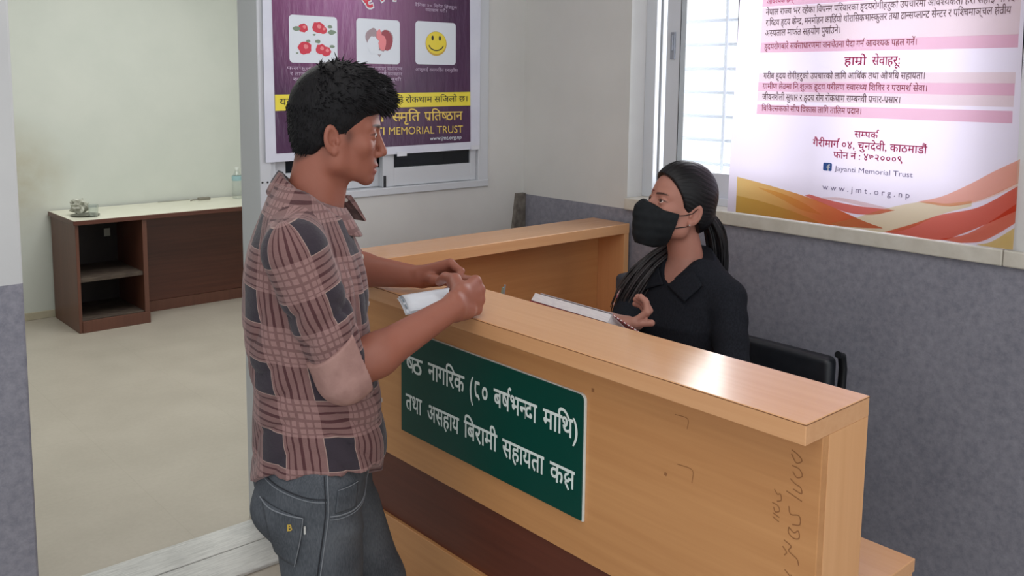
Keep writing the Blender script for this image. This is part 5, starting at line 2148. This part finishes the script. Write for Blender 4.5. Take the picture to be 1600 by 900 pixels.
V, F = surf(mask_fn, (0.02, -0.085, -0.125), (0.15, 0.085, 0.04), 0.0021)
mk = mesh_obj('face_mask', [(WH.w(V), F)], M_mask, wom)
for s in (1, -1):
    for pts in ([(0.038, s * 0.0675, -0.010), (0.02, s * 0.0725, -0.004), (0.0, s * 0.0765, 0.006), (-0.012, s * 0.077, 0.022), (-0.024, s * 0.073, 0.016)],
                [(0.040, s * 0.064, -0.046), (0.024, s * 0.0665, -0.040), (0.008, s * 0.0705, -0.034), (-0.008, s * 0.073, -0.026)]):
        MB().tube([WH.w(q) for q in pts], 0.0013, 8).build('ear_loop', M_mask, mk, True)

# ---- hair
M_whair = mat('dark_brown_hair', None, 0.42, 0, 0.28)
t = NT(M_whair)
uvn = t.add('ShaderNodeUVMap', uv_map='UVMap')
mp = t.add('ShaderNodeMapping')
t.link(uvn.outputs[0], mp.inputs[0])
mp.inputs['Scale'].default_value = (420, 9, 1)
n = t.noise(mp.outputs[0], 1.0, 3)
t.link(t.ramp(n, [(0.35, rgb(10, 9, 12)), (0.65, rgb(23, 20, 23))]), t.b.inputs['Base Color'])
t.bump(n, 0.2, 0.002)
whv = Field()
whv.ell((-0.010, 0, 0.050), (0.098, 0.0785, 0.096), 0.01)
whv.ell((0.026, 0, 0.060), (0.070, 0.066, 0.072), 0.03)
whv.ell((-0.045, 0, 0.0), (0.052, 0.066, 0.050), 0.03)
whv.ell((-0.092, 0.0, 0.010), (0.022, 0.030, 0.030), 0.02)
WCUT = [(-0.085, -0.30), (-0.055, -0.10), (-0.04, -0.055), (-0.02, -0.038), (-0.004, -0.026), (0.006, 0.010), (0.02, 0.027), (0.035, 0.036), (0.05, 0.047), (0.07, 0.064), (0.085, 0.079), (0.093, 0.095), (0.105, 0.25), (0.3, 0.3)]


def w_hair(p):
    d = whv(p)
    part = np.exp(-(p[:, 1] / 0.0035) ** 2) * smooth01(p[:, 0], -0.03, 0.05) * smooth01(p[:, 2], 0.06, 0.09)
    d = d + 0.0035 * part
    a = np.arctan2(p[:, 1], p[:, 2] - 0.02)
    d = d + 0.0003 * np.sin(a * 47 + p[:, 0] * 25 + 2 * np.sin(p[:, 0] * 60)) + 0.0003 * np.sin(a * 113 - p[:, 0] * 40)
    c = (p[:, 0] - interp(p[:, 2] + 0.10 * np.abs(p[:, 1]) - 0.003, WCUT)) * 0.75
    k = 0.005
    h = np.clip(0.5 - 0.5 * (d - c) / k, 0, 1)
    return d * (1 - h) + c * h + k * h * (1 - h)


V, F = surf(w_hair, (-0.13, -0.10, -0.10), (0.13, 0.10, 0.17), 0.0024)
P = V[F.reshape(-1)]
uvh = np.stack([np.arctan2(P[:, 1], P[:, 2] - 0.02) * 0.08, P[:, 0]], 1)
mesh_obj('hair', [(WH.w(V), F)], M_whair, wom, uv=uvh)


def strands(name, paths, rads, seed, count, spread, mat_, sides=6):
    """a hank of hair: many tapered strands following a common path (world points)"""
    rg = np.random.RandomState(seed)
    tv, tf, uu = [], [], []
    P0 = [np.array(q, float) for q in paths]
    for c in range(count):
        off = rg.normal(size=3)
        off /= max(np.linalg.norm(off), 1e-6)
        off *= rg.uniform(0.1, 1) ** 0.6
        ph = rg.uniform(0, 6.28)
        pts = []
        for i, q in enumerate(P0):
            pts.append(q + off * spread[i] * (1 + 0.15 * math.sin(ph + i)))
        # smooth
        out = []
        Q = [2 * pts[0] - pts[1]] + pts + [2 * pts[-1] - pts[-2]]
        for i in range(1, len(Q) - 2):
            for k in range(5):
                s = k / 5
                a, b, cc_, d = Q[i - 1:i + 3]
                out.append(0.5 * (2 * b + (cc_ - a) * s + (2 * a - 5 * b + 4 * cc_ - d) * s * s + (3 * b - a - 3 * cc_ + d) * s ** 3))
        out.append(pts[-1])
        n_ = len(out)
        endf = rg.uniform(0.8, 1.0)
        n_ = max(4, int(n_ * endf))
        out = out[:n_]
        b0 = len(tv)
        r0 = rg.uniform(0.7, 1.2)
        for i, p in enumerate(out):
            d = out[min(i + 1, n_ - 1)] - out[max(i - 1, 0)]
            d = d / max(np.linalg.norm(d), 1e-9)
            a = np.cross(d, (0.31, 0.9, 0.3))
            a /= np.linalg.norm(a)
            b = np.cross(d, a)
            s = i / (n_ - 1)
            r_ = np.interp(s * (len(rads) - 1), range(len(rads)), rads) * r0
            for k in range(sides):
                th = 2 * math.pi * k / sides
                tv.append(p + (a * math.cos(th) + b * math.sin(th)) * r_)
            if i < n_ - 1:
                for k in range(sides):
                    tf.append((b0 + i * sides + k, b0 + i * sides + (k + 1) % sides, b0 + (i + 1) * sides + (k + 1) % sides, b0 + (i + 1) * sides + k))
                    for (di, dk) in ((0, 0), (0, 1), (1, 1), (1, 0)):
                        uu.append((c * 0.013 + (k + dk) * 0.003, (i + di) * 0.012))
    return mesh_obj(name, [(np.array(tv), np.array(tf))], mat_, wom, uv=np.array(uu))


M_lock = noisy('brown_hair_lock', rgb(22, 17, 18), rgb(48, 38, 39), 90, 0.45, (1, 1, 0.1))
pb_ = WH.w((-0.112, 0.0, -0.010))
strands('ponytail', [WH.w((-0.080, 0.0, 0.012)), WH.w((-0.106, 0.002, 0.004)), pb_ + np.array((0.022, -0.012, -0.035)), pb_ + np.array((0.030, -0.018, -0.095)), pb_ + np.array((0.028, -0.018, -0.165)), pb_ + np.array((0.026, -0.012, -0.24))],
        [0.004, 0.005, 0.005, 0.0045, 0.0035, 0.0015], 5, 170, [0.010, 0.020, 0.028, 0.028, 0.025, 0.02], M_whair)
strands('front_lock', [WH.w((-0.06, -0.055, -0.03)), WF.w((0.000, -0.062, 1.135)), WF.w((0.060, -0.092, 1.080)), WF.w((0.102, -0.120, 1.01)), WF.w((0.128, -0.140, 0.93)), WF.w((0.142, -0.150, 0.80))],
        [0.003, 0.0038, 0.0042, 0.0042, 0.0032, 0.001], 6, 210, [0.012, 0.020, 0.032, 0.040, 0.040, 0.034], M_lock)
tie = MB()
tie.tube([WH.w((-0.098 + 0.004 * math.sin(a), 0.024 * math.cos(a) + 0.003, 0.010 + 0.024 * math.sin(a))) for a in [2 * math.pi * k / 20 for k in range(21)]], 0.0055, 8)
tie.build('hair_tie', mat('grey_hair_tie', rgb(120, 122, 130), 0.7), wom, True)

# ---- black shirt
M_black = mat('black_crepe_cloth', None, 0.9, 0, 0.2)
t = NT(M_black)
v = t.coord('Object')
n = t.noise(t.coord('Object', (260, 260, 120)), 1.0, 3)
t.link(t.ramp(n, [(0.3, rgb(21, 23, 29)), (0.7, rgb(33, 35, 42))]), t.b.inputs['Base Color'])
t.bump(n, 0.3, 0.002)
WB_ = [(0.48, -0.115), (0.60, -0.115), (0.75, -0.098), (0.90, -0.105), (1.0, -0.102), (1.06, -0.085), (1.12, -0.055), (1.16, -0.045)]
WFR = [(0.48, 0.11), (0.60, 0.115), (0.75, 0.098), (0.86, 0.115), (0.93, 0.128), (1.0, 0.105), (1.05, 0.086), (1.12, 0.055), (1.16, 0.05)]
WS_ = [(0.48, 0.165), (0.60, 0.165), (0.75, 0.138), (0.90, 0.155), (1.0, 0.150), (1.05, 0.125), (1.09, 0.085), (1.13, 0.062), (1.16, 0.058)]


def w_shirt(p):
    f, l, z = p[:, 0], p[:, 1], p[:, 2]
    zc = np.clip(z, 0.48, 1.16)
    bk, fr_, sd = interp(zc, WB_), interp(zc, WFR), interp(zc, WS_)
    c, r = (bk + fr_) / 2, (fr_ - bk) / 2
    k = (np.abs((f - c) / r) ** 2.3 + np.abs(l / sd) ** 2.3 + 1e-12) ** (1 / 2.3)
    d = (k - 1) * np.minimum(r, sd) * 0.9
    for S in (NS_R, NS_L):
        c_, _ = cone_d(p, np.array((-0.005, 0.045 * np.sign(S[1]), 1.080)), S, 0.050, 0.052)
        d = smin(d, c_, 0.03)
    neck = z - (1.112 - 0.70 * np.clip(f, -0.06, 0.2) + 0.55 * np.clip(np.abs(l + 0.004) - 0.006, 0, 0.07) * smooth01(f, -0.01, 0.04))
    d = np.maximum(d, neck * 0.8)
    for S, E_, W_, e in ((NS_R, NE_R, NW_R, 0.88), (NS_L, NE_L, NW_L, 0.9)):
        a, h = cone_d(p, S, E_, 0.053, 0.047)
        a = a + 0.0015 * np.sin(h * 24 + f * 30)
        d = smin(d, a, 0.012)
        b, h = cone_d(p, E_, E_ + (W_ - E_) * e, 0.046, 0.033)
        ax = (W_ - E_) / np.linalg.norm(W_ - E_)
        b = np.maximum(b + 0.003 * np.sin(h * 30), (p - (E_ + (W_ - E_) * e)) @ ax)
        d = smin(d, b, 0.012)
    d = np.maximum(d, 0.50 - z)
    return d + 0.0035 * waves(p, 77, (32, 55)) + 0.003 * np.sin(z * 60 + l * 30) * (1 - smooth01(z, 0.8, 0.95))


V, F = surf(w_shirt, (-0.17, -0.30, 0.48), (0.46, 0.34, 1.18), 0.0052)
ws_w = WF.w(V)
mesh_obj('shirt', [(ws_w, F)], M_black, wom)
wbv = BVHTree.FromPolygons([Vector(q) for q in ws_w], [tuple(q) for q in F])


def on_shirt(l_, z_, lift):
    dr_ = Vector(-WF.M[0]) * 0.75 + Vector((0, 0, -0.66))
    o_ = Vector(WF.w((0.09, l_, z_))) - dr_ * 0.4
    hit = wbv.ray_cast(o_, dr_.normalized())
    if hit[0] is None:
        return None
    nn = hit[1] if hit[1].dot(dr_) < 0 else -hit[1]
    return hit[0] + nn * lift


for s in (1, -1):
    a, b, c, d_ = (0.070 * s - 0.004, 1.122), (0.007 * s - 0.004, 1.040), (0.080 * s - 0.004, 1.005), (0.112 * s - 0.004, 1.082)
    n_ = 12
    vs, fs = [], []
    for i in range(n_ + 1):
        for j in range(n_ + 1):
            u, v_ = i / n_, j / n_
            l_ = (a[0] * (1 - u) + b[0] * u) * (1 - v_) + (d_[0] * (1 - u) + c[0] * u) * v_
            z_ = (a[1] * (1 - u) + b[1] * u) * (1 - v_) + (d_[1] * (1 - u) + c[1] * u) * v_
            vs.append(on_shirt(l_, z_, 0.004 + 0.007 * v_))
    for i in range(n_):
        for j in range(n_):
            k_ = [i * (n_ + 1) + j, i * (n_ + 1) + j + 1, (i + 1) * (n_ + 1) + j + 1, (i + 1) * (n_ + 1) + j]
            if all(vs[q] is not None for q in k_):
                fs.append(tuple(k_))
    used = sorted({q for f_ in fs for q in f_})
    mp_ = {q: i for i, q in enumerate(used)}
    if fs:
        o_ = MB().raw([vs[q] for q in used], [tuple(mp_[q] for q in f_) for f_ in fs]).build('collar_flap', M_black, wom, True)
        sd = o_.modifiers.new('thick', 'SOLIDIFY')
        sd.thickness = 0.004
        sd.offset = 0

# ---- trousers and shoes
M_trouser = noisy('black_trouser_cloth', rgb(20, 20, 24), rgb(30, 30, 34), 40, 0.85)
tf_ = Field()
tf_.ell((0.0, 0, 0.575), (0.12, 0.16, 0.085), 0.03)
for s in (1, -1):
    tf_.cone((0.03, s * 0.085, 0.556), (0.40, s * 0.10, 0.548), 0.080, 0.062, 0.03)
    tf_.cone((0.40, s * 0.10, 0.545), (0.38, s * 0.10, 0.09), 0.060, 0.045, 0.02)


def trous_fn(p):
    return np.maximum(np.maximum(tf_(p) + 0.002 * waves(p, 3, (40,)), 0.06 - p[:, 2]), 0.475 - p[:, 2] - 10 * (p[:, 0] > 0.30))


V, F = surf(trous_fn, (-0.17, -0.22, 0.04), (0.50, 0.22, 0.69), 0.009)
mesh_obj('trousers', [(WF.w(V), F)], M_trouser, wom)
for s in (1, -1):
    sf = Field()
    sf.ell((0.40, s * 0.10, 0.045), (0.085, 0.038, 0.04), 0.02)
    sf.ell((0.47, s * 0.10, 0.035), (0.06, 0.04, 0.03), 0.02)
    sf.cone((0.375, s * 0.10, 0.05), (0.375, s * 0.10, 0.085), 0.038, 0.04, 0.02)
    V, F = surf(lambda p: np.maximum(np.maximum(sf(p), 0.002 - p[:, 2]), p[:, 2] - 0.09), (0.28, s * 0.10 - 0.07, -0.01), (0.57, s * 0.10 + 0.07, 0.11), 0.006)
    mesh_obj('shoe', [(WF.w(V), F)], M_shoe, wom)

# ---------------------------------------------------------------- open register standing behind the ledge
rbk = empty('register_book', (1.62, 1.56, 0.95))
tag(rbk, 'open register with white pages and a dark red cover behind the counter ledge', 'book')
M_page = noisy('white_page_edges', rgb(218, 214, 218), rgb(230, 226, 228), 60, 0.7, (1, 1, 8))
M_cover = mat('dark_red_cover', rgb(132, 30, 48), 0.5)
O_ = Vector((1.586, 1.700, 1.048))
eY = Vector((0, -1, -0.012)).normalized()
eD = Vector((0.78, 0, -0.62)).normalized()
eN = eD.cross(eY).normalized()
eN = eN if eN.z > 0 else -eN


def slab(u0, u1, v0, v1, n0, n1):
    m_ = MB()
    vs = [O_ + eY * u + eD * v_ + eN * w for u in (u0, u1) for v_ in (v0, v1) for w in (n0, n1)]
    return m_.raw(vs, [(0, 1, 3, 2), (4, 6, 7, 5), (0, 4, 5, 1), (2, 3, 7, 6), (0, 2, 6, 4), (1, 5, 7, 3)])


slab(0.0, 0.268, 0.0, 0.215, 0.0, 0.022).build('page_block', M_page, rbk)
slab(-0.006, 0.264, 0.002, 0.222, -0.0035, -0.0005).build('cover', M_cover, rbk)
slab(0.02, 0.266, -0.0015, 0.21, 0.0235, 0.0255).build('loose_page', mat('grey_page', rgb(176, 172, 178), 0.7), rbk)
o2 = O_ + eY * 0.272 + eN * 0.020
e2 = Vector((0.12, -0.93, -0.34)).normalized()
m_ = MB()
e3 = eN * 0.003
q = [o2, o2 + e2 * 0.10, o2 + e2 * 0.10 + eD * 0.2, o2 + eD * 0.2]
m_.raw([p for p in q] + [p + e3 for p in q], [(0, 1, 2, 3), (7, 6, 5, 4), (0, 4, 5, 1), (1, 5, 6, 2), (2, 6, 7, 3), (3, 7, 4, 0)])
cvr = m_.build('cover', M_cover, rbk)
dt = MB()
for k in range(9):
    a = o2 + e2 * (0.004 + k * 0.0105) + e3 * 0.5 - eD * 0.0008
    b = a + e2 * 0.0055
    dt.tube([a, b], 0.0014, 6)
dt.build('stitched_binding', mat('white_binding_thread', rgb(226, 214, 216), 0.7), rbk)
